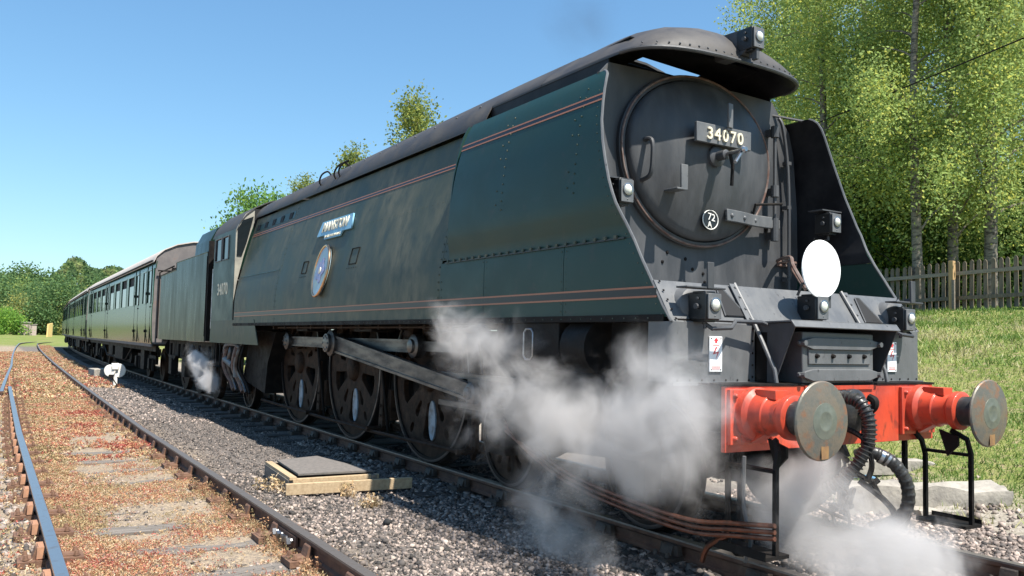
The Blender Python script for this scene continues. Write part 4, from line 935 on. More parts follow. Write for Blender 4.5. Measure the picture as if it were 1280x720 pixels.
# ================================================================== COACHES
def make_coach():
    C = empty('passenger_coach'); W_ = 1.40; Lc = 19.7
    def zprof(z): return W_-.05*max(0, (z-2.0)/1.0)**2-.04*max(0, (1.5-z)/.5)
    for s in (-1, 1):
        b = MB(); b.slab([[(x, s*zprof(z), z) for z in (1.05, 1.3, 1.6, 2.0, 2.1)] for x in (0, -Lc)], (0, -s*.02, 0)); b.build('lower_body_side', M_coach_green, C, smooth=60)
        b = MB(); b.slab([[(x, s*zprof(z), z) for z in (3.02, 3.12, 3.2)] for x in (0, -Lc)], (0, -s*.02, 0)); b.build('upper_body_side', M_coach_green, C, smooth=60)
        xs = []; x = -.25
        # openings: (kind, width)
        seq = [('d', .62), ('p', .25), ('w', .55), ('p', .65), ('d', .62)]+[('p', .35)]+[('w', 1.15), ('p', .42)]*4+[('d', .62), ('p', .42)]+[('w', 1.15), ('p', .42)]*3+[('d', .62), ('p', .3), ('w', .55), ('p', .3)]
        tot = sum(a[1] for a in seq)+.25; k = (Lc-.25)/(tot-.25+.25)
        xcur = -.25*k; b = MB(); b.bb(0, xcur, s*(zprof(2.5)), s*(zprof(2.5)-.02), 2.1, 3.02)
        for kd, w_ in seq:
            w_ *= k; x0, x1 = xcur, xcur-w_; xcur = x1
            if kd == 'p': b.bb(x0, x1, s*zprof(2.5), s*(zprof(2.5)-.02), 2.1, 3.02); continue
            y1 = s*(zprof(2.5)-.012)
            wnd = MB(); e_ = .035
            for a0, a1, c0, c1 in ((x0, x0-e_, 2.1, 3.02), (x1+e_, x1, 2.1, 3.02), (x0-e_, x1+e_, 2.1, 2.13), (x0-e_, x1+e_, 2.98, 3.02)): wnd.bb(a0, a1, s*(zprof(2.5)+.006), s*(zprof(2.5)-.03), c0, c1)
            wnd = wnd.build('window' if kd == 'w' else 'door_window', M_coach_green, C, smooth=0)
            pn = MB(); zt = 2.72 if kd == 'w' and w_ > .8 else 2.98
            pn.bb(x0-e_, x1+e_, y1, y1-s*.01, 2.13, zt); pn.build('pane', M_glass, wnd, smooth=0)
            if zt < 2.9:
                pn = MB(); pn.bb(x0-e_, x1+e_, y1-s*.03, y1-s*.04, zt+.02, 2.98); pn.bb(x0-e_, x1+e_, y1+s*.004, y1-s*.02, zt, zt+.02); pn.build('sliding_vent', M_dark, wnd, smooth=0)
            if kd == 'd':
                dd = MB()
                for xx in (x0+.02, x1-.02): dd.bb(xx-.008, xx+.008, s*(zprof(1.6)+.003), s*(zprof(1.6)-.02), 1.08, 3.1)
                dd.bb(x0-.02, x0+.06, s*(W_+.02), s*(W_), 2.0, 2.03); dd.bb(x1-.06, x1+.04, s*(W_+.03), s*W_, 1.35, 1.42); dd.bb(x1-.06, x1+.04, s*(W_+.03), s*W_, 2.35, 2.42)
                dd.build('door_hinges', M_under, C, smooth=0)
        b.bb(xcur, -Lc, s*zprof(2.5), s*(zprof(2.5)-.02), 2.1, 3.02); split_build(b, 'window_pillar', M_coach_green, C, smooth=0)
        b = MB(); b.bb(-.2, -Lc+.2, s*1.15, s*1.22, .85, 1.04); b.bb(-7, -9.2, s*.8, s*1.25, .45, .85); b.bb(-10.5, -11.8, s*.85, s*1.2, .5, .85)
        for xa, xb in ((-5.3, -6.9), (-14.3, -12.7)): b.tube([(xa, s*1.15, .9), (xb, s*1.15, .45)], .035, 6)
        b.tube([(-6.9, s*1.15, .45), (-12.7, s*1.15, .45)], .035, 6); b.cyl((-6.2, s*.7, .6), (-6.2, s*1.1, .6), .25, n=16)
        b.build('underframe', M_under, C)
        b = MB(); b.bb(0, -Lc, s*(W_-.02), s*(W_-.06), .98, 1.05); b.build('solebar', M_coachend, C)
        b = MB(); b.bb(-.2, -Lc+.2, s*(W_-.01), s*(W_+.03), 3.2, 3.235); b.build('roof_gutter', M_under, C)
        for X in (-2.9, -Lc+2.9):
            b = MB(); b.bb(X-1.75, X+1.75, s*1.0, s*1.08, .48, .72)
            for d_ in (-1.3, 1.3):
                b.bb(X+d_-.14, X+d_+.14, s*1.08, s*1.2, .36, .64); w_ = MB(); w_.lathe([(.3, -.06), (.46, -.06), (.46, .06), (.3, .06), (.3, -.06)], (X+d_, s*.76, .46), (0, 1, 0), 24); w_.lathe([(0, .02), (.3, .0)], (X+d_, s*.80, .46), (0, s, 0), 20); w_.build('wheel', M_wheel, C)
                for e_ in (-.3, .3): b.cyl((X+d_+e_, s*1.1, .3), (X+d_+e_, s*1.1, .62), .05, n=8)
            b.bb(X-.35, X+.35, s*1.05, s*1.18, .3, .9); b.build('bogie', M_under, C)
    half = [(1.40, 3.2), (1.33, 3.36), (1.15, 3.53), (.85, 3.68), (.45, 3.78), (0, 3.81)]
    b = MB(); b.slab([[(x, -y, z) for y, z in half]+[(x, y, z) for y, z in half[-2::-1]] for x in (.03, -Lc-.03)], (0, 0, -.03)); b.build('roof', M_coachroof, C, smooth=60)
    b = MB()
    for x in frange(-1.5, -Lc+1.5, 8): b.lathe([(.14, 0), (.15, .07), (.1, .1), (0, .1)], (x, 0, 3.8), (0, 0, 1), 12)
    b.build('roof_ventilators', M_coachroof, C)
    for xe, d_ in ((0, 1), (-Lc, -1)):
        b = MB(); pl_ = [(-1.34, 1.05), (1.34, 1.05), (1.38, 1.5), (1.38, 2.2), (1.34, 3.2)]+[(y, z) for y, z in half[1:]]+[(-y, z) for y, z in half[-2:0:-1]]+[(-1.34, 3.2), (-1.38, 2.2), (-1.38, 1.5)]
        b.prism(pl_, 0, xe-.01*d_, xe-.05*d_); b.build('coach_end', M_coachend, C)
        b = MB()
        for y in (-.55, .55): b.bb(xe, xe+.35*d_, y-.05, y+.05, 1.15, 3.25)
        b.bb(xe, xe+.35*d_, -.6, .6, 3.2, 3.3); b.build('gangway', M_under, C)
        b = MB()
        for y in (-.87, .87): b.cyl((xe, y, .98), (xe+.45*d_, y, .98), .09, n=14); b.cyl((xe+.45*d_, y, .98), (xe+.48*d_, y, .98), .24, n=24)
        b.tube([(xe+.06*d_, -1.25, 1.2), (xe+.06*d_, -1.25, 2.9), (xe+.06*d_, -.9, 3.1)], .02, 6); b.tube([(xe+.08*d_, -1.3, 2.95), (xe+.08*d_, .2, 2.98)], .02, 6); b.bb(xe, xe+.1*d_, -.95, -.75, 2.85, 3.05)
        for z in frange(1.4, 2.8, 5): b.bb(xe, xe+.08*d_, -1.05, -.75, z, z+.03)
        b.bb(xe, xe+.06*d_, -1.1, -.85, 1.15, 1.5); split_build(b, 'end_fitting', M_under, C)
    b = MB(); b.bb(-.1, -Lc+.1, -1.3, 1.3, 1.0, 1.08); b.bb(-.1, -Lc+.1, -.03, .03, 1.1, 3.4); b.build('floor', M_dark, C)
    return C
coach = make_coach()
clabels = ['first green passenger coach with brownish end, directly behind the tender', 'second green coach, between the first coach and the one round the bend', 'third green coach, last and farthest in the train']
x = -20.45
for i in range(3):
    c = coach if i == 0 else copy_tree(coach)
    x0, x1 = x, x-19.7; y0, y1 = off_y(x0), off_y(x1)
    c.location = (x0, y0, 0); c.rotation_euler = (0, 0, -math.atan2(y1-y0, 19.7)); tag(c, clabels[i], 'railway coach', 'green coaches behind the tender'); x -= 20.6
# ================================================================== GROUND
def bank_z(x, y):
    # tracks flat, bank rising towards +Y, gentle field far away
    b = np.interp(y, [-200, -9, -6, 1.9, 2.6, 3.6, 6.5, 10, 13.6, 15, 22, 40, 300], [.6, .1, -.17, -.17, -.12, -.02, .75, 1.62, 2.26, 2.38, 2.6, 3.2, 6])
    f = np.clip((x+26)/10., 0, 1)       # bank only beside the locomotive
    flat = np.interp(y, [-200, -9, -6, 6, 12, 40, 300], [.8, .1, -.17, -.17, 0, 1, 3])
    r = b*f+flat*(1-f); return r+.65*np.clip((-100-x)/22, 0, 1)*(np.abs(y) < 60)+.014*np.clip((-2.85-y)/.1, 0, 1)*(y < 90)+.024*np.clip((-2.3-y)/.1, 0, 1)*np.clip((y+2.97)/.06, 0, 1)+0*np.clip((-2.85-y)/.1, 0, 1)*np.clip((y+4.8)/.1, 0, 1)*np.clip((x+60)/20, 0, 1)
def track_shift(x):
    return np.array([off_y(v) for v in x])
gx = np.concatenate([-np.geomspace(60, 1800, 26)[::-1], np.linspace(-55, -14, 60), np.linspace(-13.8, 3, 140), np.linspace(3.5, 40, 12), np.geomspace(45, 1500, 14)])
gy = np.concatenate([-np.geomspace(14, 1500, 16)[::-1], np.linspace(-12, -5.2, 12), np.linspace(-5, 4.4, 90), np.linspace(4.5, 26, 60), np.geomspace(28, 1500, 18)])
GX, GY = np.meshgrid(gx, gy, indexing='ij')
OX = np.array([off_y(v) if v > -240 else off_y(-240) for v in gx])[:, None]
GZ = bank_z(GX, GY-OX*0)
near = (np.abs(GY) < 30) & (GX > -60)
GZ = GZ+np.where(near, .05*(fbm(GX, GY, 3, 1.3)-.5)+.012*(fbm(GX, GY, 5, 7)-.5), 0)
GZ = GZ+np.where((GY > 3) & near, .22*(fbm(GX, GY, 9, .55)-.5), 0)
n1, n2 = GX.shape
V = np.stack([GX, GY, GZ], -1).reshape(-1, 3); ii = (np.arange(n1-1)[:, None]*n2+np.arange(n2-1)[None]).ravel()
Fg = np.stack([ii, ii+1, ii+n2+1, ii+n2], 1)[:, ::-1]
def ground_mat():
    m = bpy.data.materials.new('ground'); m.use_nodes = True; nt = m.node_tree; nt.nodes.clear(); L = nt.links.new
    out = _n(nt, 'ShaderNodeOutputMaterial'); b = _n(nt, 'ShaderNodeBsdfPrincipled'); b.inputs['Roughness'].default_value = .95; b.inputs['Specular IOR Level'].default_value = .2; L(b.outputs[0], out.inputs[0])
    geo = _n(nt, 'ShaderNodeTexCoord'); sx = _n(nt, 'ShaderNodeSeparateXYZ'); L(geo.outputs['Object'], sx.inputs[0])
    def noise(sc, det=6, lo=.4, hi=.6):
        n = _n(nt, 'ShaderNodeTexNoise'); n.inputs['Scale'].default_value = sc; n.inputs['Detail'].default_value = det; n.inputs['Roughness'].default_value = .65
        L(geo.outputs['Object'], n.inputs['Vector']); r = _n(nt, 'ShaderNodeMapRange'); r.inputs[1].default_value = lo; r.inputs[2].default_value = hi; L(n.outputs[0], r.inputs[0]); return r.outputs[0]
    def mix(f, a, c):
        x = _n(nt, 'ShaderNodeMix', data_type='RGBA')
        if isinstance(f, float): x.inputs[0].default_value = f
        else: L(f, x.inputs[0])
        for i, q in ((6, a), (7, c)):
            if isinstance(q, tuple): x.inputs[i].default_value = (*q, 1)
            else: L(q, x.inputs[i])
        return x.outputs[2]
    def math_(op, a, c):
        x = _n(nt, 'ShaderNodeMath', operation=op)
        for i, q in ((0, a), (1, c)):
            if isinstance(q, float): x.inputs[i].default_value = q
            else: L(q, x.inputs[i])
        return x.outputs[0]
    def band(v, lo, hi): 
        r = _n(nt, 'ShaderNodeMapRange'); r.inputs[1].default_value = lo; r.inputs[2].default_value = hi; L(v, r.inputs[0]); return r.outputs[0]
    cinder = mix(noise(5), (.10, .09, .08), (.15, .13, .115))
    cinder = mix(noise(60, 4, .45, .62), cinder, (.22, .19, .17))
    weed = mix(noise(9), (.30, .235, .175), (.22, .18, .14)); weed = mix(noise(40, 5, .5, .62), weed, (.42, .33, .22))
    grass = mix(noise(1.1, 6, .42, .6), (.15, .19, .045), (.26, .26, .09)); grass = mix(noise(9, 6, .50, .64), grass, (.33, .26, .15))
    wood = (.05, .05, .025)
    y = sx.outputs[1]; x_ = sx.outputs[0]
    wob = math_('MULTIPLY', math_('SUBTRACT', noise(1.3, 4, 0., 1.), .5), .9)
    yy = math_('ADD', y, wob)
    # weedy track bed at the left
    fweed = math_('MULTIPLY', band(yy, -2.55, -2.95), band(x_, -200., -190.))
    c = mix(fweed, cinder, weed)
    fg = band(yy, 2.5, 3.3); c = mix(fg, c, mix(noise(3, 5, .35, .5), (.26, .22, .16), grass) if False else grass)
    fbare = math_('MULTIPLY', band(yy, 1.7, 2.3), band(yy, 3.9, 3.0)); c = mix(fbare, c, mix(noise(11), (.26, .23, .18), (.36, .32, .27)))
    c = mix(band(x_, -78., -92.), c, mix(noise(.4), (.20, .20, .07), (.14, .19, .04)))
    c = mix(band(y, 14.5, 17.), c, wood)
    L(c, b.inputs['Base Color'])
    nz = _n(nt, 'ShaderNodeTexNoise'); nz.inputs['Scale'].default_value = 45; nz.inputs['Detail'].default_value = 8; L(geo.outputs['Object'], nz.inputs['Vector'])
    bp = _n(nt, 'ShaderNodeBump'); bp.inputs['Strength'].default_value = .9; bp.inputs['Distance'].default_value = .03; L(nz.outputs[0], bp.inputs['Height']); L(bp.outputs[0], b.inputs['Normal'])
    return m
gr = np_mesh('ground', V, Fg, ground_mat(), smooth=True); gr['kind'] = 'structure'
# ------------------------------------------------------------------ tracks
def rail_profile(h=.145):
    return [(-.034, 0), (-.036, -.012), (-.034, -.035), (-.010, -.052), (-.010, -.105), (-.03, -.118), (-.032, -h), (.032, -h), (.03, -.118), (.010, -.105), (.010, -.052), (.034, -.035), (.036, -.012), (.034, 0)]
def make_rail(yf, x0, x1, parent, top=M_railtop, zf=None, step=None):
    xs = []; x = x0
    while x > x1: xs.append(x); x -= (1.0 if x > -30 else 2.5)
    xs.append(x1); prof = rail_profile(); mb = MB(); rings = []
    for x in xs:
        t = Vector((-1, yf(x-.5)-yf(x+.5), 0)).normalized(); n = Vector((-t.y, t.x, 0))
        rings.append([Vector((x, yf(x), 0))+n*(-a)+Vector((0, 0, b+(zf(x) if zf else 0))) for a, b in prof])
    n_ = len(prof); vs = [v for r in rings for v in r]; fs = []; mi = []
    for k in range(len(rings)-1):
        for i in range(n_):
            j = (i+1) % n_; fs.append((k*n_+i, k*n_+j, (k+1)*n_+j, (k+1)*n_+i)); mi.append(1 if i in (13, 0, 12) else 0)
    mb.v = [tuple(v) for v in vs]; mb.f = fs+[tuple(range(n_)), tuple(range((len(rings)-1)*n_, len(rings)*n_))]; mb.m = mi+[0, 0]
    return mb.build('rail', [M_rail, top], parent, smooth=40)
def sleeper_mesh(m):
    b = MB(); rng = np.random.default_rng(5); xs = frange(-1.3, 1.3, 9); rings = []
    for y in xs:
        j = rng.uniform(-.006, .006, 4); rings.append([(-.125+j[0], y, -.13), (.125+j[1], y, -.13), (.122+j[1], y, 0+j[2]), (-.122+j[0], y, 0+j[3])])
    b.rings(rings); return b
def chair_mb():
    b = MB(); b.box((0, 0, .02), (.20, .38, .04)); b.prism([(-.19, .02), (-.17, .045), (-.07, .05), (-.05, .11), (-.037, .12), (-.037, .03), (.045, .03), (.075, .12), (.09, .11), (.11, .05), (.17, .045), (.19, .02)], 0, -.055, .055)
    for y in (-.145, .145): b.dome((.06, y, .045), (0, 0, 1), .02, .03, 6); b.dome((-.06, y, .045), (0, 0, 1), .02, .03, 6)
    return b
T_SID = lambda x: -3.77+sid_off(x)
def build_track(label, yc, x0, x1, msl, mch=M_chair, mkey=M_key, gauge=.7525, ztop=-.155, dz=0., yfun=None, skip=None):
    T = tag(empty('railway_track'), label, 'railway track')
    yf = yfun or (lambda x: yc+off_y(x))
    s0 = c0 = k0 = None; x = x0; i = 0
    while x > x1:
        a = math.atan2(yf(x-.5)-yf(x+.5), -1.0); a = -math.atan(yf(x-.5)-yf(x+.5))
        jx = RNG.uniform(-.03, .03); ja = RNG.uniform(-.012, .012)
        if s0 is None: s0 = sleeper_mesh(msl).build('sleeper', msl, T, smooth=0); o = s0
        else: o = s0.copy(); COL.objects.link(o)
        o.location = (x+jx, yf(x), ztop+RNG.uniform(-.006, .006)); o.rotation_euler = (0, 0, a+ja)
        if x > -34:
            for s in (-1, 1):
                if c0 is None: c0 = chair_mb().build('chair', mch, T, smooth=0); o = c0
                else: o = c0.copy(); COL.objects.link(o)
                o.location = (x+jx, yf(x)+s*gauge, ztop+.003); o.rotation_euler = (0, 0, a if s > 0 else a+math.pi)
                if k0 is None: k0 = MB().box((0, 0, 0), (.19, .045, .07), taper=.9).build('oak_key', mkey, T, smooth=0); o = k0
                else: o = k0.copy(); COL.objects.link(o)
                o.location = (x+jx+RNG.uniform(-.03, .03), yf(x)+s*(gauge+.062), ztop+.085); o.rotation_euler = (0, 0, a+RNG.uniform(-.05, .05))
        x -= .76; i += 1
    return T, yf
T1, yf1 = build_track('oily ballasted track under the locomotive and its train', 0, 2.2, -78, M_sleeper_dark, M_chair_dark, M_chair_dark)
make_rail(lambda x: yf1(x)-.7525, 6, -128, T1); make_rail(lambda x: yf1(x)+.7525, 6, -128, T1)
YC = -3.77
T2, yf2 = build_track('weed-grown siding track left of the train, red and yellow plants between the rails', YC, -.4, -60, M_sleeper, yfun=T_SID)
make_rail(lambda x: yf2(x)+.7525, 3, -125, T2)
def near_rail(x): return YC-.7525+off_y(x)*.9 - (.0 if x > -16 else 0)
make_rail(lambda x: YC-.755+.6*sid_off(x), 3, -20.4, T2, M_railtop_blue)
make_rail(lambda x: YC-.755+sid_off(x)-.22*max(0, min(1, (x+34)/15)), -18.6, -125, T2, M_railtop_blue)
# fishplate with four bolts on the inner side of the right-hand rail
fx = -3.18; fy = YC+.7525
b = MB(); b.box((fx, fy-.03, -.078), (.46, .022, .075)); b.box((fx, fy+.03, -.078), (.46, .022, .075)); b.build('fishplate', M_rail, T2, bev=.004)
b0 = None
for i in range(4):
    b = MB(); b.cyl((0, 0, 0), (0, -.045, 0), .017, n=8); b.box((0, -.03, 0), (.042, .028, .042))
    if b0 is None: b0 = b.build('fishplate_bolt', M_steel, T2, smooth=0); o = b0
    else: o = b0.copy(); COL.objects.link(o)
    o.location = (fx-.165+.11*i, fy-.045, -.078); o.rotation_euler = (0, RNG.uniform(-.4, .4), 0)
# ------------------------------------------------------------------ ballast stones (one heap of stuff) 
def stone_cols(n, warm=.5, dark=0.):
    base = np.array([[.14, .122, .108], [.27, .222, .188], [.44, .36, .30], [.58, .48, .40], [.06, .054, .048]])
    p = np.array([.30, .30, .20*warm*2, .07*warm*2, .10+dark]); p /= p.sum()
    c = .88*base[RNG.choice(5, n, p=p)]*RNG.uniform(.75, 1.25, (n, 1))*np.array([1, RNG.uniform(.97, 1.0), 1]); return np.clip(c*.85, .02, .6)
def scatter(n, x0, x1, y0, y1, fx=None):
    X = RNG.uniform(x0, x1, n); Y = RNG.uniform(y0, y1, n); return X, Y
def gz(X, Y): return bank_z(X, Y)+.05*(fbm(X, Y, 3, 1.3)-.5)+.012*(fbm(X, Y, 5, 7)-.5)
Ps, Rs, Cs = [], [], []
def add_stones(n, x0, x1, y0, y1, r0, r1, warm=.5, dark=0., dens=None, zo=0., ex=1.):
    X, Y = scatter(n, x0, x1, y0, y1)
    if dens is not None: k = RNG.uniform(0, 1, n) < dens(X, Y); X, Y = X[k], Y[k]
    n = len(X); R = r0+(r1-r0)*RNG.uniform(0, 1, n)**2; Z = gz(X, Y)+R*RNG.uniform(-.1, .45, n)+zo
    Ps.append(np.c_[X, Y, Z]); Rs.append(R); Cs.append(stone_cols(n, warm, dark))
pale = lambda X, Y: np.clip((fbm(X, Y, 21, .55)-.30)*3.5*np.clip((X+8)/5, 0.12, 1), .05, 1)
add_stones(46000, -5.5, 1.5, -2.95, -1.0, .008, .026, .85, dens=pale)
add_stones(16000, -6.5, 1.5, -2.95, -1.0, .007, .024, .12, .2)
add_stones(1500, -6.5, 1.5, -2.95, -1.0, .02, .036, .4, .2)
add_stones(16000, -13, -5.5, -2.95, -1.0, .006, .018, .10, .25)
add_stones(4500, -24, -12, -2.9, -1.2, .012, .034, .6, .1)
add_stones(9000, -9, 1.8, -1.15, -.8, .02, .045, .25, .3)
add_stones(14000, -8, 1.8, -.72, .72, .02, .045, .2, .3, zo=-.01)
add_stones(16000, -3.5, 2.0, .78, 2.3, .010, .032, .7)
add_stones(3000, -4.5, 1.5, 2.0, 4.2, .012, .05, .9, dens=lambda X, Y: np.clip((fbm(X, Y, 31, 1.5)-.4)*4, 0, 1))
add_stones(900, -2.5, -1.4, 1.9, 3.3, .012, .05, 1.2, zo=.0)
add_stones(5000, -7, -.5, -4.45, -3.05, .008, .022, .6, dens=lambda X, Y: np.clip((fbm(X, Y, 33, 1.5)-.35)*3, 0, 1))
add_stones(3000, -8, -1, -5.6, -4.6, .01, .04, .9)
bal = stones('ballast', np.concatenate(Ps), np.concatenate(Rs), np.concatenate(Cs), M_stone); tag(bal, 'loose grey and pale stone ballast beside the tracks', None, None, 'stuff')
# ------------------------------------------------------------------ stonecrop weeds on the siding
def sprigs(name, X, Y, Z, H, cols, m, nleaf=7, leaf=.010, spread=.5):
    n = len(X); k = nleaf
    a = RNG.uniform(0, 2*np.pi, (n, k)); t = RNG.uniform(.15, 1, (n, k)); r = H[:, None]*spread*RNG.uniform(.1, 1, (n, k))
    C = np.stack([X[:, None]+r*np.cos(a), Y[:, None]+r*np.sin(a), Z[:, None]+H[:, None]*t], -1).reshape(-1, 3)
    N = len(C); s = (leaf*RNG.uniform(.6, 1.5, N)*np.repeat((H/.05)**.4, k))[:, None]
    d1 = RNG.normal(0, 1, (N, 3)); d1 /= np.linalg.norm(d1, axis=1)[:, None]; d2 = np.cross(d1, RNG.normal(0, 1, (N, 3))); d2 /= np.linalg.norm(d2, axis=1)[:, None]
    V = np.stack([C-d1*s-d2*s*.5, C+d1*s-d2*s*.5, C+d1*s+d2*s*.5, C-d1*s+d2*s*.5], 1).reshape(-1, 3)
    Fa = np.arange(4*N).reshape(N, 4); c = np.repeat(cols, k, 0)*RNG.uniform(.7, 1.3, (N, 1)); c = np.repeat(c, 4, 0)
    return np_mesh(name, V, Fa, m, np.clip(c, 0, .9))
pal = np.array([[.53, .37, .20], [.52, .28, .145], [.46, .20, .11], [.38, .09, .065], [.34, .26, .13], [.54, .42, .28], [.44, .19, .15]])
def weed_cloud(n, x0, x1, y0, y1, dens, hs, leaf):
    X, Y = scatter(n, x0, x1, y0, y1); k = RNG.uniform(0, 1, n) < dens(X, Y); X, Y = X[k], Y[k]; n = len(X)
    oy = np.array([sid_off(v) for v in X]); Yw = Y+oy
    q = fbm(X, Y, 41, 1.4)+RNG.normal(0, .12, n)-.07
    idx = np.select([q < .33, q < .42, q < .50, q < .57, q < .64], [4, 0, 5, 1, 2], 3)
    rnd = RNG.uniform(0, 1, n); idx = np.where(rnd < .10, 0, idx); idx = np.where((rnd > .94), 6, idx); idx = np.where((rnd > .88) & (rnd < .94), 3, idx)
    H = hs*RNG.uniform(.4, 1.4, n); Z = gz(X, Y)+.0
    return X, Yw, Z, H, pal[idx]
def dens_in(X, Y):
    band_ = .20+.95*np.exp(-((Y+4.25)/.22)**2)+.25*np.exp(-((Y+3.12)/.1)**2)
    d = band_+.10+1.9*(fbm(X, Y, 51, 1.5)-.47)+np.clip((-X-8)/16, 0, .6)
    fr = ((-.4-X) % .76)/.76+.05*(fbm(X, Y, 55, 3)-.5); d = d*1.1-.42*((fr < .16) | (fr > .84))*np.clip(1+X/14, 0.1, 1)
    return np.clip(d, .015, 1)
L1 = [weed_cloud(46000, -8, -.8, -4.5, -3.05, dens_in, .028, .010), weed_cloud(26000, -18, -8, -4.5, -3.05, dens_in, .034, .014),
      weed_cloud(5000, -8, -1, -5.7, -4.6, lambda X, Y: np.clip(1.7*(fbm(X, Y, 61, 1.2)-.25), 0, 1), .05, .01), weed_cloud(8000, -22, -8, -7.5, -4.6, lambda X, Y: np.clip(1.9*(fbm(X, Y, 61, .8)-.25), 0.1, 1), .05, .014)]
leafs = [.0055, .010, .007, .012]
for a, lf in zip(L1, leafs):
    o = sprigs('stonecrop_weeds', *a, M_weed, 8, lf, .9); tag(o, 'low red, orange and straw-coloured stonecrop growing over the siding', None, None, 'stuff')
a = weed_cloud(60000, -60, -18, -8.0, -3.05, lambda X, Y: np.clip(.5+1.5*(fbm(X, Y, 51, .5)-.4), .1, 1), .07, .03)
o = sprigs('stonecrop_weeds', *a, M_weed, 5, .017, 1.2); tag(o, 'low red, orange and straw-coloured stonecrop growing over the siding', None, None, 'stuff')
a = weed_cloud(16000, -90, -22, -3.0, -1.9, lambda X, Y: np.clip(.3+1.5*(fbm(X, Y, 53, .5)-.4), .0, 1), .06, .03)
o = sprigs('stonecrop_weeds', *a, M_weed, 5, .016, 1.2); tag(o, 'low red, orange and straw-coloured stonecrop growing over the siding', None, None, 'stuff')
# tall dry stalks along the right-hand rail
X = RNG.uniform(-6, -2.2, 150); Y = RNG.normal(-3.14, .04, 150); 
o = sprigs('dry_weeds', X, Y, gz(X, Y), RNG.uniform(.04, .13, 150), pal[RNG.choice([0, 4, 1, 1], 150)]*.75, M_weed, 22, .0045, .35); tag(o, 'pale dry weeds growing against the siding rail', None, None, 'stuff')
X = np.r_[RNG.normal(-5.35, .12, 60), RNG.normal(-4.3, .05, 25), RNG.normal(-4.86, .03, 20)]; Y = np.r_[RNG.normal(-2.42, .1, 60), RNG.normal(-1.95, .05, 25), RNG.normal(-1.93, .03, 20)]
o = sprigs('dry_weeds', X, Y, gz(X, Y), RNG.uniform(.04, .14, 105), pal[RNG.choice([0, 4, 5], 105)], M_weed, 20, .007, .5); tag(o, 'small pale weeds round the timber box', None, None, 'stuff')
# ------------------------------------------------------------------ grass on the bank
def blades(n, x0, x1, y0, y1, h0, h1, wd_, dens=None):
    X, Y = scatter(n, x0, x1, y0, y1)
    if dens is not None: k = RNG.uniform(0, 1, n) < dens(X, Y); X, Y = X[k], Y[k]
    n = len(X); Z = gz(X, Y)+np.where(Y > 3, .22*(fbm(X, Y, 9, .55)-.5), 0)-.01; H = RNG.uniform(h0, h1, n)*(.5+fbm(X, Y, 71, .9)); a = RNG.uniform(0, 2*np.pi, n); w_ = wd_*RNG.uniform(.6, 1.4, n)
    lx, ly = H*RNG.normal(0, .5, n), H*RNG.normal(0, .5, n)
    V = np.stack([np.c_[X-w_*np.cos(a), Y-w_*np.sin(a), Z], np.c_[X+w_*np.cos(a), Y+w_*np.sin(a), Z], np.c_[X+lx, Y+ly, Z+H]], 1).reshape(-1, 3)
    q = fbm(X, Y, 81, .8)+RNG.normal(0, .09, n); cols = np.array([[.12, .21, .035], [.18, .28, .05], [.27, .33, .08], [.40, .37, .19]])[np.select([q < .43, q < .53, q < .61], [0, 1, 2], 3)]*RNG.uniform(.75, 1.25, (n, 1))
    return V, np.repeat(cols, 3, 0)
Vb, Cb = zip(blades(52000, -8, 1, 2.9, 8, .03, .085, .006, lambda X, Y: np.clip((Y-2.6)*1.1+1.4*(fbm(X, Y, 91, 1.2)-.5), .0, 1)), blades(60000, -16, 0, 8, 14.5, .05, .12, .010), blades(3000, -3.2, .5, 2.1, 3.2, .05, .16, .006, lambda X, Y: np.clip(3*(fbm(X, Y, 92, 1.6)-.42), 0, 1)))
Vb = np.concatenate(Vb); Cb = np.concatenate(Cb)
o = np_mesh('grass', Vb, np.arange(len(Vb)).reshape(-1, 3), M_grassb, Cb); tag(o, 'short sunlit grass on the bank below the fence', None, None, 'stuff')
# ------------------------------------------------------------------ timber box on the ballast
tb = tag(empty('timber_box'), 'low timber cable box with grey board lid lying on the ballast beside the locomotive', 'wooden box')
A = Vector((-6.15, -2.36, 0)); Bv = Vector((-5.02, -2.44, 0)); Cv = Vector((-4.98, -1.62, 0)); Dv = Vector((-6.30, -1.75, 0))
def plank(p, q, z0, z1, th, nm, m, off=0.):
    p, q = Vector(p), Vector(q); d = (q-p); L_ = d.length; a = math.atan2(d.y, d.x); c = (p+q)/2
    b_ = MB(); b_.box((c.x, c.y, (z0+z1)/2), (L_, th, z1-z0), rz=a); return b_.build(nm, m, tb, smooth=0, bev=.004)
plank(Bv-Vector((0, .06, 0)), Cv+Vector((.08, .36, 0)), -.14, -.035, .05, 'front_plank', M_timber)
plank(Bv+Vector((-.05, 0.02, 0)), Cv+Vector((-.06, .06, 0)), -.045, .0, .045, 'upper_plank', M_timber)
plank(A, Bv+Vector((-.05, 0, 0)), -.16, -.01, .045, 'side_plank', M_timber_old); plank(A+Vector((0, .02, 0)), Bv+Vector((-.03, .02, 0)), -.012, .018, .07, 'top_rail', M_timber)
plank(A, Dv, -.16, .0, .045, 'back_plank', M_timber_old); plank(Dv, Cv, -.16, .0, .045, 'side_plank', M_timber_old)
lid = MB(); q = [A+Vector((.02, .10, 0)), Bv+Vector((-.13, .10, 0)), Cv+Vector((-.10, .02, 0)), Dv+Vector((.03, -.02, 0))]
lid.add([(p.x, p.y, .012) for p in q]+[(p.x, p.y, .03) for p in q], [(0, 3, 2, 1), (4, 5, 6, 7), (0, 1, 5, 4), (1, 2, 6, 5), (2, 3, 7, 6), (3, 0, 4, 7)]); lid.build('board_lid', M_ply, tb, smooth=0)
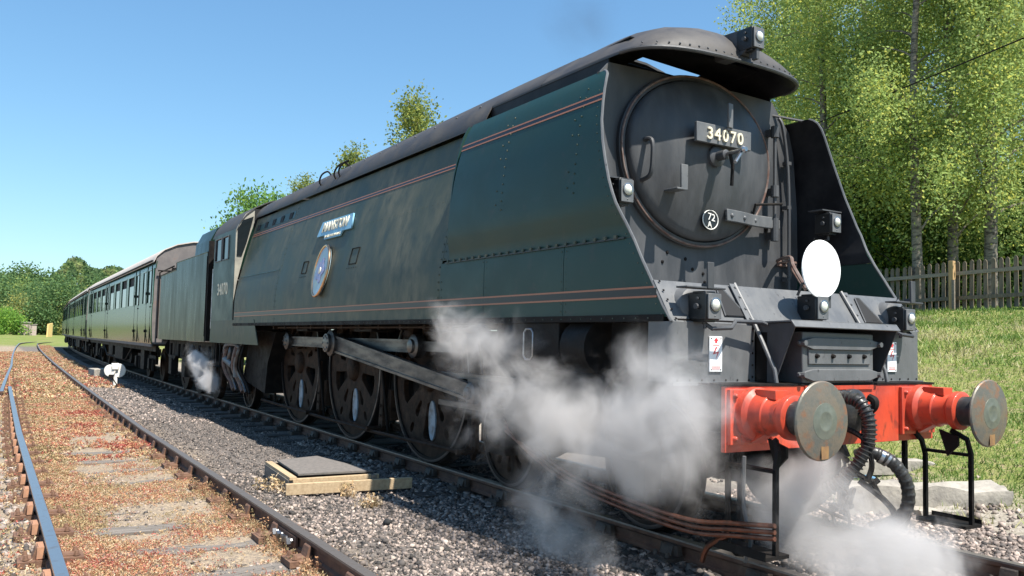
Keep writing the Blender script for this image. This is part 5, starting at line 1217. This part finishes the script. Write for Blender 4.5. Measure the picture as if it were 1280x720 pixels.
lid = MB(); lid.add([(p.x, p.y, -.06) for p in q]+[(p.x, p.y, -.05) for p in q], [(0, 3, 2, 1), (4, 5, 6, 7), (0, 1, 5, 4), (1, 2, 6, 5), (2, 3, 7, 6), (3, 0, 4, 7)]); lid.build('inner_board', M_timber_old, tb, smooth=0)
# a black lump of coal on the stones
o = stones('coal_lump', np.array([[-3.45, -2.15, -.12]]), np.array([.05]), np.full((1, 3), .02), M_stone); tag(o, 'small black lump of coal on the pale ballast', 'coal')
# ------------------------------------------------------------------ ground signal
gs = tag(empty('ground_signal', (-22.6, -1.92, -.16)), 'small weathered white ground signal standing by the train at the left', 'railway signal')
gs.scale = (.8, .8, .88)
b = MB(); b.cyl((0, .03, 0), (0, .03, .34), .075, .06, 14); b.box((0, .03, .02), (.3, .3, .05)); b.build('post', M_offwhite, gs)
b = MB(); b.lathe([(0, .02), (.20, .02), (.215, 0), (.20, -.02), (0, -.02)], (.03, .13, .50), (1, 0, 0), 28); b.build('disc', M_offwhite, gs)
b = MB(); b.lathe([(0, .02), (.17, .02), (.185, 0), (.17, -.02), (0, -.02)], (.05, -.16, .50), (1, -.2, 0), 28); b.build('disc', M_offwhite, gs)
b = MB(); b.box((.02, 0, .63), (.22, .22, .20)); b.cyl((.02, 0, .5), (.02, 0, .58), .09, n=14); b.build('lamp_case', M_offwhite, gs, bev=.02)
b = MB(); b.cyl((0, -.03, .73), (0, -.03, .80), .05, n=10); b.box((0, -.03, .86), (.09, .05, .03)); b.box((.10, -.12, .32), (.10, .14, .12)); b.tube([(.1, -.1, .3), (.2, .1, .02), (.5, .1, .0)], .02, 6); b.box((.25, .05, .02), (.4, .1, .06)); b.build('signal_fittings', M_under, gs)
ts_ = MB(); ts_.box((-28.2, -1.72, -.03), (.9, .5, .28), rz=.1); o = ts_.build('concrete_trough', M_concrete, None, bev=.02); tag(o, 'low tan concrete block between the siding and the coaches', 'concrete block')
# ------------------------------------------------------------------ broken concrete lumps at the right
def rough_block(name, c, d, rz, label, ch=.04, seed=1, tilt=(0, 0)):
    bm = bmesh.new(); bmesh.ops.create_cube(bm, size=1); bmesh.ops.subdivide_edges(bm, edges=bm.edges[:], cuts=7, use_grid_fill=True)
    rng = np.random.default_rng(seed)
    for v in bm.verts:
        p = Vector((v.co.x*d[0], v.co.y*d[1], v.co.z*d[2])); q = mathutils_noise(p*3.2+Vector((seed*7, 0, 0)))
        top = max(0, v.co.z*2); endy = max(0, abs(v.co.y)*2-.7)/.3; v.co = p+Vector((q.x*.4, q.y*(.3+1.2*endy), q.z*(.2+1.4*top)))*ch
    me = bpy.data.meshes.new(name); bm.to_mesh(me); bm.free(); me.materials.append(M_concrete)
    me.polygons.foreach_set('use_smooth', [True]*len(me.polygons)); me.set_sharp_from_angle(angle=math.radians(28))
    o = bpy.data.objects.new(name, me); COL.objects.link(o); o.location = c; o.rotation_euler = (tilt[0], tilt[1], rz); tag(o, label, 'concrete block', 'broken concrete beside the track'); return o
from mathutils import noise as mn
def mathutils_noise(p): return Vector((mn.noise(p), mn.noise(p+Vector((31, 5, 9))), mn.noise(p+Vector((3, 51, 19)))))+.5*Vector((mn.noise(p*3), mn.noise(p*3+Vector((31, 5, 9))), mn.noise(p*3+Vector((3, 51, 19)))))
rough_block('concrete_lump', (-1.88, 2.60, -.06), (.40, 1.50, .28), math.radians(-28), 'long broken concrete slab on the ground behind the right-hand buffer steps', .045, 3)
rough_block('concrete_lump', (-2.95, 3.45, .06), (.22, 1.3, .14), math.radians(-22), 'thin concrete kerb lying behind the long broken slab', .03, 5)
rough_block('concrete_lump', (-1.62, 2.50, -.15), (.25, .55, .12), math.radians(-30), 'small flat concrete lump under the edge of the long slab', .05, 8)
b = MB(); b.tube(smooth_path([(-2.9, 2.0, .02), (-2.7, 2.3, .05), (-2.5, 2.6, .08), (-2.45, 2.75, .04)]), .014, 6); o = b.build('blue_water_hose', M_blue_pipe, None); tag(o, 'pale blue hose on the grass beyond the steam heating hose', 'hose')
# ------------------------------------------------------------------ fence
fence = tag(empty('picket_fence'), 'weathered wooden picket fence with rounded tops along the top of the grass bank', 'fence')
def fz(x): return float(bank_z(np.array([x]), np.array([14.0]))[0])+.03+(x+8)*.028
pk = MB(); w2 = .045; pk.prism([(-w2, 0), (w2, 0), (w2, 1.06), (w2*.7, 1.10), (0, 1.125), (-w2*.7, 1.10), (-w2, 1.06)], 1, -.011, .011)
pk0 = None; i = 0; x = -4.2
while x > -19:
    if pk0 is None: pk0 = pk.build('picket', M_fence, fence, smooth=0); o = pk0
    else: o = pk0.copy(); COL.objects.link(o)
    o.location = (x, 14.0, fz(x)-.02+RNG.uniform(-.015, .015)); o.rotation_euler = (0, RNG.uniform(-.02, .02), 0); x -= .165; i += 1
for za in (.25, .82):
    xs = frange(-4.0, -19.2, 6)
    for a, b_ in zip(xs, xs[1:]):
        r_ = MB(); r_.box(((a+b_)/2, 13.95, (fz(a)+fz(b_))/2+za), (abs(a-b_)*.999, .04, .085), ry=-math.atan2(fz(a)-fz(b_), a-b_)); r_.build('fence_rail', M_fence if za < .5 else M_railwood, fence, smooth=0)
for x, m, h in ((-8.2, M_post_new, 1.16), (-6.2, M_timber_old, 1.15), (-12.0, M_timber_old, 1.1), (-15.0, M_timber_old, 1.1)):
    p = MB(); p.box((x, 13.86, fz(x)+h/2-.1), (.11, .11, h+.1)); p.build('fence_post', m, fence, smooth=0, bev=.006)
p = MB(); p.box((-8.1, 13.74, fz(-8.2)+.28), (.06, .05, .76)); o = p.build('short_stake', M_timber_old, None, smooth=0); tag(o, 'short grey stake standing against the new pale fence post', 'stake')
p = MB(); p.box((-7.55, 16.3, fz(-8)+1.0), (.10, .10, 2.4)); o = p.build('wooden_post', M_post_new, None, smooth=0); tag(o, 'tall brown wooden post standing among the trunks behind the fence', 'post')
# ------------------------------------------------------------------ overhead cable
P = []
for i in range(25):
    t = i/24; a = Vector((6.0, 12.0, 9.3)); c = Vector((-30, 13.5, 5.1)); q = a.lerp(c, t); q.z -= 1.0*4*t*(1-t)*.25; P.append(q)
b = MB(); b.tube(P, .016, 6); o = b.build('overhead_cable', M_under, None); tag(o, 'thin black overhead cable sloping across the birch trees', 'cable')
# ------------------------------------------------------------------ far things at the left
def far_pt(u, depth): p = Vector(CAM)+L_*depth+R_*((u-640)/F_PX*depth); return p.x, p.y
hut = tag(empty('lineside_hut', (*far_pt(37.5, 124), .42), .15), 'small pale hut with a low flat roof beyond the bend of the track', 'hut')
b = MB(); b.bb(-1.0, 1.0, -1.15, .15, 0, 1.9); b.bb(-.9, .9, .18, 1.0, 0, 1.65); b.build('wall', M_brick, hut)
b = MB(); b.bb(-1.15, 1.15, -1.3, .25, 1.9, 2.02); b.bb(-1.0, 1.0, .2, 1.1, 1.65, 1.73); b.build('roof', M_concrete, hut)
b = MB(); b.bb(1.0, 1.02, -.2, .05, 0, 1.6); b.build('door', M_timber_old, hut)
yb = MB(); yb.prism([(-.95, 0), (.95, 0), (.95, 1.50), (-.75, 1.38)], 0, -.05, .05); o = yb.build('yellow_board', M_yellow, None); o.location = (*far_pt(65, 112), .25); o.rotation_euler = (0, 0, math.radians(70)); o.scale = (1.6, 1, 1.35); tag(o, 'sunlit yellow board standing beside the last coach', 'board')
# ------------------------------------------------------------------ trees
def leaf_cloud(C, s, cols, flat=.6):
    N = len(C); d1 = RNG.normal(0, 1, (N, 3)); d1 /= np.linalg.norm(d1, axis=1)[:, None]; d2 = np.cross(d1, RNG.normal(0, 1, (N, 3))); d2 /= np.linalg.norm(d2, axis=1)[:, None]
    s = s[:, None]
    V = np.stack([C-d1*s, C-d2*s*flat, C+d1*s, C+d2*s*flat], 1).reshape(-1, 3)
    return V, np.arange(4*N).reshape(N, 4), np.repeat(cols, 4, 0)
def leafcols(n, base, var=.28, yel=.25):
    b = np.array(base)*RNG.uniform(1-var, 1+var, (n, 1)); y = RNG.uniform(0, 1, (n, 1)) < yel; return np.clip(np.where(y, b*np.array([1.55, 1.25, .9]), b), .01, .6)
def birch(H=13., nleaf=15000, leaf=.055, base=(.125, .20, .035), spread=2.6, low=.15, droop=1.0, seed=1, trunk_r=.15, bark=None, lean=0.):
    rng = np.random.default_rng(seed); T = empty('birch_tree'); bark = bark or M_bark
    tr = MB(); P = []; rr = []
    for i in range(9):
        t = i/8; P.append((lean*t*t*H*.2+.12*math.sin(t*5+seed)*t*2, .1*math.cos(t*4+seed)*t*2, H*.95*t-.2)); rr.append(trunk_r*(1-t)**.8+.012)
    tr.tube(P, rr, 8)
    def tp(t):
        k = min(7.999, t*8); i = int(k); return Vector(P[i]).lerp(Vector(P[i+1]), k-i)
    cents = []; wts = []
    nb = 34
    for b in range(nb):
        t = low+(1-low)*(b+rng.uniform(0, 1))/nb*.97; a = rng.uniform(0, 2*math.pi); L = spread*(1-t)**.55*rng.uniform(.55, 1.1)+.25
        o = tp(t); el = math.radians(rng.uniform(25, 60)); d = Vector((math.cos(a)*math.cos(el), math.sin(a)*math.cos(el), math.sin(el)))
        pts = [o]; p = o.copy(); 
        for k in range(5):
            p = p+d*(L/5*1.15); d = (d+Vector((0, 0, -.22*droop))).normalized(); pts.append(p.copy())
        tr.tube(pts, [max(.008, trunk_r*.30*(1-t*.6)*(1-k/6)) for k in range(6)], 5, False)
        for k in range(2, 6):
            for j in range(3):
                c = pts[k]+Vector(rng.normal(0, .28, 3)); cents.append(c); wts.append(1.)
                c2 = c+Vector((0, 0, -rng.uniform(.3, .95)*droop)); cents.append(c2); wts.append(.8)
    tr.build('trunk', bark, T, smooth=60)
    cents = np.array([tuple(c) for c in cents]); wts = np.array(wts); idx = rng.choice(len(cents), nleaf, p=wts/wts.sum())
    C = cents[idx]+rng.normal(0, 1, (nleaf, 3))*np.array([.19, .19, .26])
    V, Fa, c = leaf_cloud(C, leaf*rng.uniform(.6, 1.3, nleaf), leafcols(nleaf, base))
    np_mesh('crown', V, Fa, M_leaf, c, T)
    return T
def shrub(nm, R, H, nleaf, leaf, base, seed=1, clumps=60):
    rng = np.random.default_rng(seed); T = empty(nm); tr = MB(); cents = []
    for b in range(clumps):
        a = rng.uniform(0, 2*math.pi); r = R*math.sqrt(rng.uniform(0, 1)); z = H*rng.uniform(.12, 1)*math.sqrt(max(.05, 1-(r/R)**2*.85)); c = Vector((r*math.cos(a), r*math.sin(a), z)); cents.append(tuple(c))
        if b % 5 == 0: tr.tube([(rng.normal(0, .1), rng.normal(0, .1), -.1), (c.x*.5, c.y*.5, c.z*.55), tuple(c)], [.04, .025, .01], 5, False)
    tr.build('stem', M_bark_dark, T)
    cents = np.array(cents); idx = rng.integers(0, clumps, nleaf); sg = R*.16
    C = cents[idx]+rng.normal(0, 1, (nleaf, 3))*np.array([sg, sg, sg*.8]); C[:, 2] = np.maximum(C[:, 2], .05)
    V, Fa, c = leaf_cloud(C, leaf*rng.uniform(.6, 1.4, nleaf), leafcols(nleaf, base, .3, .15))
    np_mesh('crown', V, Fa, M_leaf, c, T); return T
def gh(x, y): return float(bank_z(np.array([x]), np.array([y]))[0])
b1 = birch(14.5, 46000, .042, (.34, .44, .14), seed=3, spread=3.2, trunk_r=.12); b2 = birch(13, 44000, .042, (.36, .46, .14), 2.9, seed=8, trunk_r=.13); b3 = birch(16, 46000, .044, (.31, .40, .135), 3.2, seed=15, trunk_r=.15, lean=.12)
b4 = birch(9, 18000, .048, (.24, .32, .06), 2.0, low=.05, droop=1.6, seed=23, trunk_r=.09)
# positions: (proto, px column, distance along view, scale, rot, label)
def at_px(u, depth):
    C_ = Vector(CAM); p = C_+L_*depth+R_*((u-640)/F_PX*depth); return p.x, p.y
spots = [(b1, 1148, 20.5, 1.0, 0, 'birch with a brownish white trunk, left of the new fence post'), (b2, 1190, 21.5, 1.0, 1.3, 'birch with a straight white trunk directly above the new fence post'), (b3, 1238, 20.5, 1.0, 2.2, 'birch with a leaning white trunk near the right edge of the photo'),
         (b1, 1028, 24, 1.05, 2.5, 'pale green birch rising just right of the smokebox hood'), (b2, 985, 30, 1.2, .4, 'birch crown beside the top lamp of the locomotive'), (b3, 1085, 27, 1.0, 4.0, 'birch behind the far smoke deflector'),
         (b2, 1300, 25, 1.1, 3.3, 'birch partly outside the right edge of the photo'), (b1, 1215, 30, 1.15, 5.0, 'birch standing behind the three trunks at the fence'), (b3, 1130, 34, 1.05, 1.0, 'tall birch deep in the wood above the fence'), (b2, 1040, 36, 1.15, 2.0, 'distant birch above the headcode disc'), (b1, 1270, 38, 1.2, .7, 'tall birch at the back of the wood on the right'), (b3, 985, 38, 1.0, 5.2, 'distant birch filling the gap under the hood tip'),
         (b4, 1066, 23.5, .95, 0, 'low bright green birch overhanging the bank right of the far deflector'), (b4, 1110, 25, 1.0, 2, 'small birch in the shade behind the fence')]
used = set(); k = 0
for pr, u, dp, sc, rz, lb in spots:
    c = pr if pr not in used else copy_tree(pr); used.add(pr)
    x_, y_ = at_px(u, dp); c.location = (x_, y_, gh(x_, y_)-.05); c.rotation_euler = (0, 0, rz); c.scale = (sc, sc, sc); tag(c, lb, 'birch tree', 'birches behind the fence')
s1 = shrub('woodland_bush', 1.7, 2.6, 9000, .055, (.06, .11, .03), 4); s2 = shrub('woodland_bush', 2.2, 3.6, 10000, .065, (.085, .15, .035), 6)
used = set(); ORD = ['first', 'second', 'third', 'fourth', 'fifth', 'sixth', 'seventh', 'eighth', 'ninth', 'tenth', 'eleventh', 'twelfth', 'thirteenth', 'fourteenth', 'fifteenth', 'sixteenth']
for i, (u, dp) in enumerate([(1040, 30), (1062, 24), (1080, 28), (1100, 25), (1120, 29), (1138, 25.5), (1165, 28.5), (1180, 24.5), (1205, 28), (1228, 25), (1250, 29), (1268, 24.5), (1295, 26.5)]):
    pr = (s1, s2)[i % 2] if i < 14 else s1
    c = pr if pr not in used else copy_tree(pr); used.add(pr); x_, y_ = at_px(u, dp); c.location = (x_, y_, gh(x_, y_)-.1); c.rotation_euler = (0, 0, i*1.7); q_ = 1+.12*math.sin(i*3.1)
    c.scale = (q_, q_, q_*1.1); tag(c, f'dark leafy bush in the undergrowth behind the picket fence, {ORD[i]} from the left', 'bush', 'bushes behind the fence')
# trees showing above the locomotive roof
t1 = birch(12, 17000, .07, (.22, .28, .08), 2.0, seed=31, droop=.7); t2 = shrub('ash_tree', 3.0, 9.6, 42000, .10, (.15, .28, .07), 9, 260)
for pr, (x_, y_), sc, lb in ((t1, at_px(508, 34), 1.0, 'thin birch top showing above the locomotive roof, right of the hand irons'), (copy_tree(t1), at_px(437, 38), .88, 'small birch top above the roof left of the hand irons'), (copy_tree(t1), at_px(378, 42), .82, 'birch top above the roof beside the leafy green tree')):
    pr.location = (x_, y_, 0); pr.scale = (sc,)*3; pr.rotation_euler = (0, 0, x_); tag(pr, lb, 'birch tree', 'tree tops above the locomotive')
x_, y_ = at_px(325, 44); t2.location = (x_, y_, .0); t2.scale = (.85, .85, .98); tag(t2, 'leafy mid green tree above the cab roof', 'tree')
# wooded rise at the far left
far = []
f1 = shrub('woodland_tree', 5.5, 11, 7000, .24, (.21, .30, .10), 12, 80); f2 = shrub('woodland_tree', 6.5, 12.5, 7000, .25, (.13, .22, .085), 14, 90); f3 = shrub('woodland_tree', 5, 10, 6500, .23, (.29, .33, .12), 16, 70)
used = set(); rng = np.random.default_rng(77)
kinds = {f1: 'mid green tree', f2: 'dark green tree', f3: 'yellowish green tree'}; cnt = {}
rows = ('nearest row', 'middle row', 'back row')
for row, i in [(r, i) for r in range(3) for i in range((10, 10, 11)[r])]:
    u = -35+i*(27 if row else 24)+rng.uniform(-7, 7); dp = (150, 172, 200)[row]+rng.uniform(-8, 8)
    if row == 0 and u > 110: u -= 150
    pr = (f1, f2, f3)[rng.integers(0, 3)]; c = pr if pr not in used else copy_tree(pr); used.add(pr)
    x_, y_ = at_px(u, dp); sc = (.78, .95, 1.18)[row]*rng.uniform(.85, 1.12)*(1 if u < 120 else .93); c.location = (x_, y_, (0, .6, 1.5)[row]); c.scale = (sc,)*3; c.rotation_euler = (0, 0, rng.uniform(0, 6)); cnt[(row, pr)] = cnt.get((row, pr), -1)+1; tag(c, f'{ORD[cnt[(row, pr)]]} {kinds[pr]} from the left in the {rows[row]} of the far wood', 'tree', 'trees of the far wood')
for pr in (f1, f2, f3):
    if pr not in used:
        for ch in list(pr.children): bpy.data.objects.remove(ch)
        bpy.data.objects.remove(pr)
# the wooded slope behind them reads as one mass
n = 60000; u = RNG.uniform(-80, 300, n); dp = RNG.uniform(205, 245, n); topv = 338+10*np.sin(u*.045)+7*np.sin(u*.11+1)+np.clip((u-200)*.12, 0, 15)
t = RNG.uniform(0, 1, n)**.6; v_ = 425-(425-topv)*t+RNG.normal(0, 1.5, n); cl = fbm(u, v_, 101, .10)
dp = dp+12*cl; CA = np.array(CAM); Pn = CA+np.array(L_)[None]*dp[:, None]+np.array(R_)[None]*((u-640)/F_PX*dp)[:, None]-np.array(U_)[None]*((v_-360)/F_PX*dp)[:, None]
base = np.array([[.11, .18, .07], [.18, .26, .09], [.26, .31, .11], [.21, .24, .10]])[np.select([cl < .42, cl < .50, cl < .58], [0, 1, 2], 3)]*RNG.uniform(.7, 1.3, (n, 1))
V, Fa, c = leaf_cloud(Pn, .42*RNG.uniform(.6, 1.4, n), base); o = np_mesh('distant_woodland', V, Fa, M_leaf, c); tag(o, 'continuous wooded slope along the skyline at the far left', None, None, 'stuff')
fb = shrub('green_bush', 3.2, 4.6, 7000, .14, (.20, .36, .07), 21, 60); x_, y_ = at_px(3, 122); fb.location = (x_, y_, .3); tag(fb, 'bright green bush left of the pale hut', 'bush')
# ------------------------------------------------------------------ steam
def atp(u, v, y):
    C_ = Vector(CAM); d = L_+R_*((u-640)/F_PX)-U_*((v-360)/F_PX); return C_+d*((y-C_.y)/d.y)
PUFFS = [(590, 425, -1.55, (.50, .28, .22), .95), (560, 392, -1.50, (.28, .2, .17), .6), (650, 462, -1.58, (.60, .28, .22), .65), (705, 530, -1.60, (.70, .30, .26), .85), (690, 680, -1.45, (.4, .25, .3), .55), (820, 600, -1.45, (.35, .25, .2), .3),
         (600, 510, -1.55, (.60, .28, .26), .50), (822, 445, -1.50, (.26, .2, .22), .65), (838, 505, -1.55, (.36, .28, .24), .95), (780, 560, -1.55, (.50, .28, .26), .85),
         (690, 620, -1.50, (.42, .25, .34), .65), (755, 700, -1.45, (.36, .25, .2), .45), (890, 560, -1.25, (.26, .3, .2), .35),
         (1005, 608, -.65, (.32, .38, .24), 1.15), (965, 655, -.65, (.34, .35, .18), .7), (1118, 700, -.45, (.24, .40, .18), 3.2), (1040, 695, -.6, (.34, .35, .12), .75)]
def steam_field(name, lo, hi, puffs, dens, label, seed=0., scale=3.3, col=(.96, .93, .91), amp=3.0):
    mb = MB(); mb.bb(lo[0], hi[0], lo[1], hi[1], lo[2], hi[2]); c = (Vector(lo)+Vector(hi))/2; mb.v = [tuple(Vector(v)-c) for v in mb.v]
    m = bpy.data.materials.new(name); m.use_nodes = True; nt = m.node_tree; nt.nodes.clear(); L = nt.links.new
    out = _n(nt, 'ShaderNodeOutputMaterial'); v = _n(nt, 'ShaderNodeVolumePrincipled'); v.inputs['Color'].default_value = (*col, 1); v.inputs['Anisotropy'].default_value = .1; L(v.outputs[0], out.inputs['Volume'])
    tc = _n(nt, 'ShaderNodeTexCoord'); acc = None
    def M_(op, a, b=None):
        x = _n(nt, 'ShaderNodeMath', operation=op)
        for i, q in enumerate((a, b)):
            if q is None: continue
            if isinstance(q, (int, float)): x.inputs[i].default_value = q
            else: L(q, x.inputs[i])
        return x.outputs[0]
    for (u, vv, y, r, wgt) in puffs:
        p = atp(u, vv, y)-c
        s1 = _n(nt, 'ShaderNodeVectorMath', operation='SUBTRACT'); L(tc.outputs['Object'], s1.inputs[0]); s1.inputs[1].default_value = p
        s2 = _n(nt, 'ShaderNodeVectorMath', operation='DIVIDE'); L(s1.outputs[0], s2.inputs[0]); s2.inputs[1].default_value = r
        s3 = _n(nt, 'ShaderNodeVectorMath', operation='DOT_PRODUCT'); L(s2.outputs[0], s3.inputs[0]); L(s2.outputs[0], s3.inputs[1])
        g_ = M_('MULTIPLY', M_('EXPONENT', M_('MULTIPLY', s3.outputs['Value'], -1.)), wgt)
        acc = g_ if acc is None else M_('ADD', acc, g_)
    # fade to nothing before the faces of the domain
    sx = _n(nt, 'ShaderNodeSeparateXYZ'); L(tc.outputs['Object'], sx.inputs[0])
    nz = _n(nt, 'ShaderNodeTexNoise'); nz.inputs['Scale'].default_value = scale; nz.inputs['Detail'].default_value = 5; nz.inputs['Roughness'].default_value = .62; nz.inputs['Distortion'].default_value = .5
    ad = _n(nt, 'ShaderNodeVectorMath', operation='ADD'); L(tc.outputs['Object'], ad.inputs[0]); ad.inputs[1].default_value = Vector((seed*3.1, seed*7.7, 0))+c; L(ad.outputs[0], nz.inputs['Vector'])
    val = M_('ADD', M_('MINIMUM', acc, 2.4), M_('MULTIPLY', M_('SUBTRACT', nz.outputs[0], .5), amp))
    dn = _n(nt, 'ShaderNodeMapRange', interpolation_type='SMOOTHSTEP'); dn.inputs[1].default_value = .30; dn.inputs[2].default_value = 1.45; dn.inputs[3].default_value = 0; dn.inputs[4].default_value = dens; L(val, dn.inputs[0])
    L(M_('MULTIPLY', dn.outputs[0], M_('MINIMUM', M_('MULTIPLY', acc, 3.), 1.)), v.inputs['Density'])
    o = mb.build(name, m, None, smooth=0); o.location = c; tag(o, label, None, None, 'stuff'); return o
steam_field('steam', (-4.9, -2.1, -.13), (-1.0, -.98, 1.78), PUFFS, 4.3, 'white steam drifting along the driving wheels and the locomotive cylinder', 1.)
steam_field('steam', (-.996, -1.75, -.13), (.70, .30, 1.62), PUFFS, 4.3, 'white steam under the buffer beam and low in front of the locomotive', 1.)
W_P = [(252, 462, -1.52, (.50, .14, .30), .9), (262, 482, -1.50, (.3, .14, .2), .8), (243, 445, -1.52, (.3, .14, .2), .6)]
steam_field('steam', (-15.4, -1.85, -.1), (-11.9, -1.2, 1.4), W_P, 22., 'small wisp of steam below the front of the tender', 4., 3.)
S_P = [(745, 8, .2, (.55, .4, .5), .7), (720, 40, .1, (.35, .3, .35), .45)]
steam_field('smoke', (-5.2, -1.0, 4.1), (-1.6, 1.5, 6.6), S_P, .55, 'faint dark smoke above the smokebox hood', 6., 1.3, (.10, .10, .11))
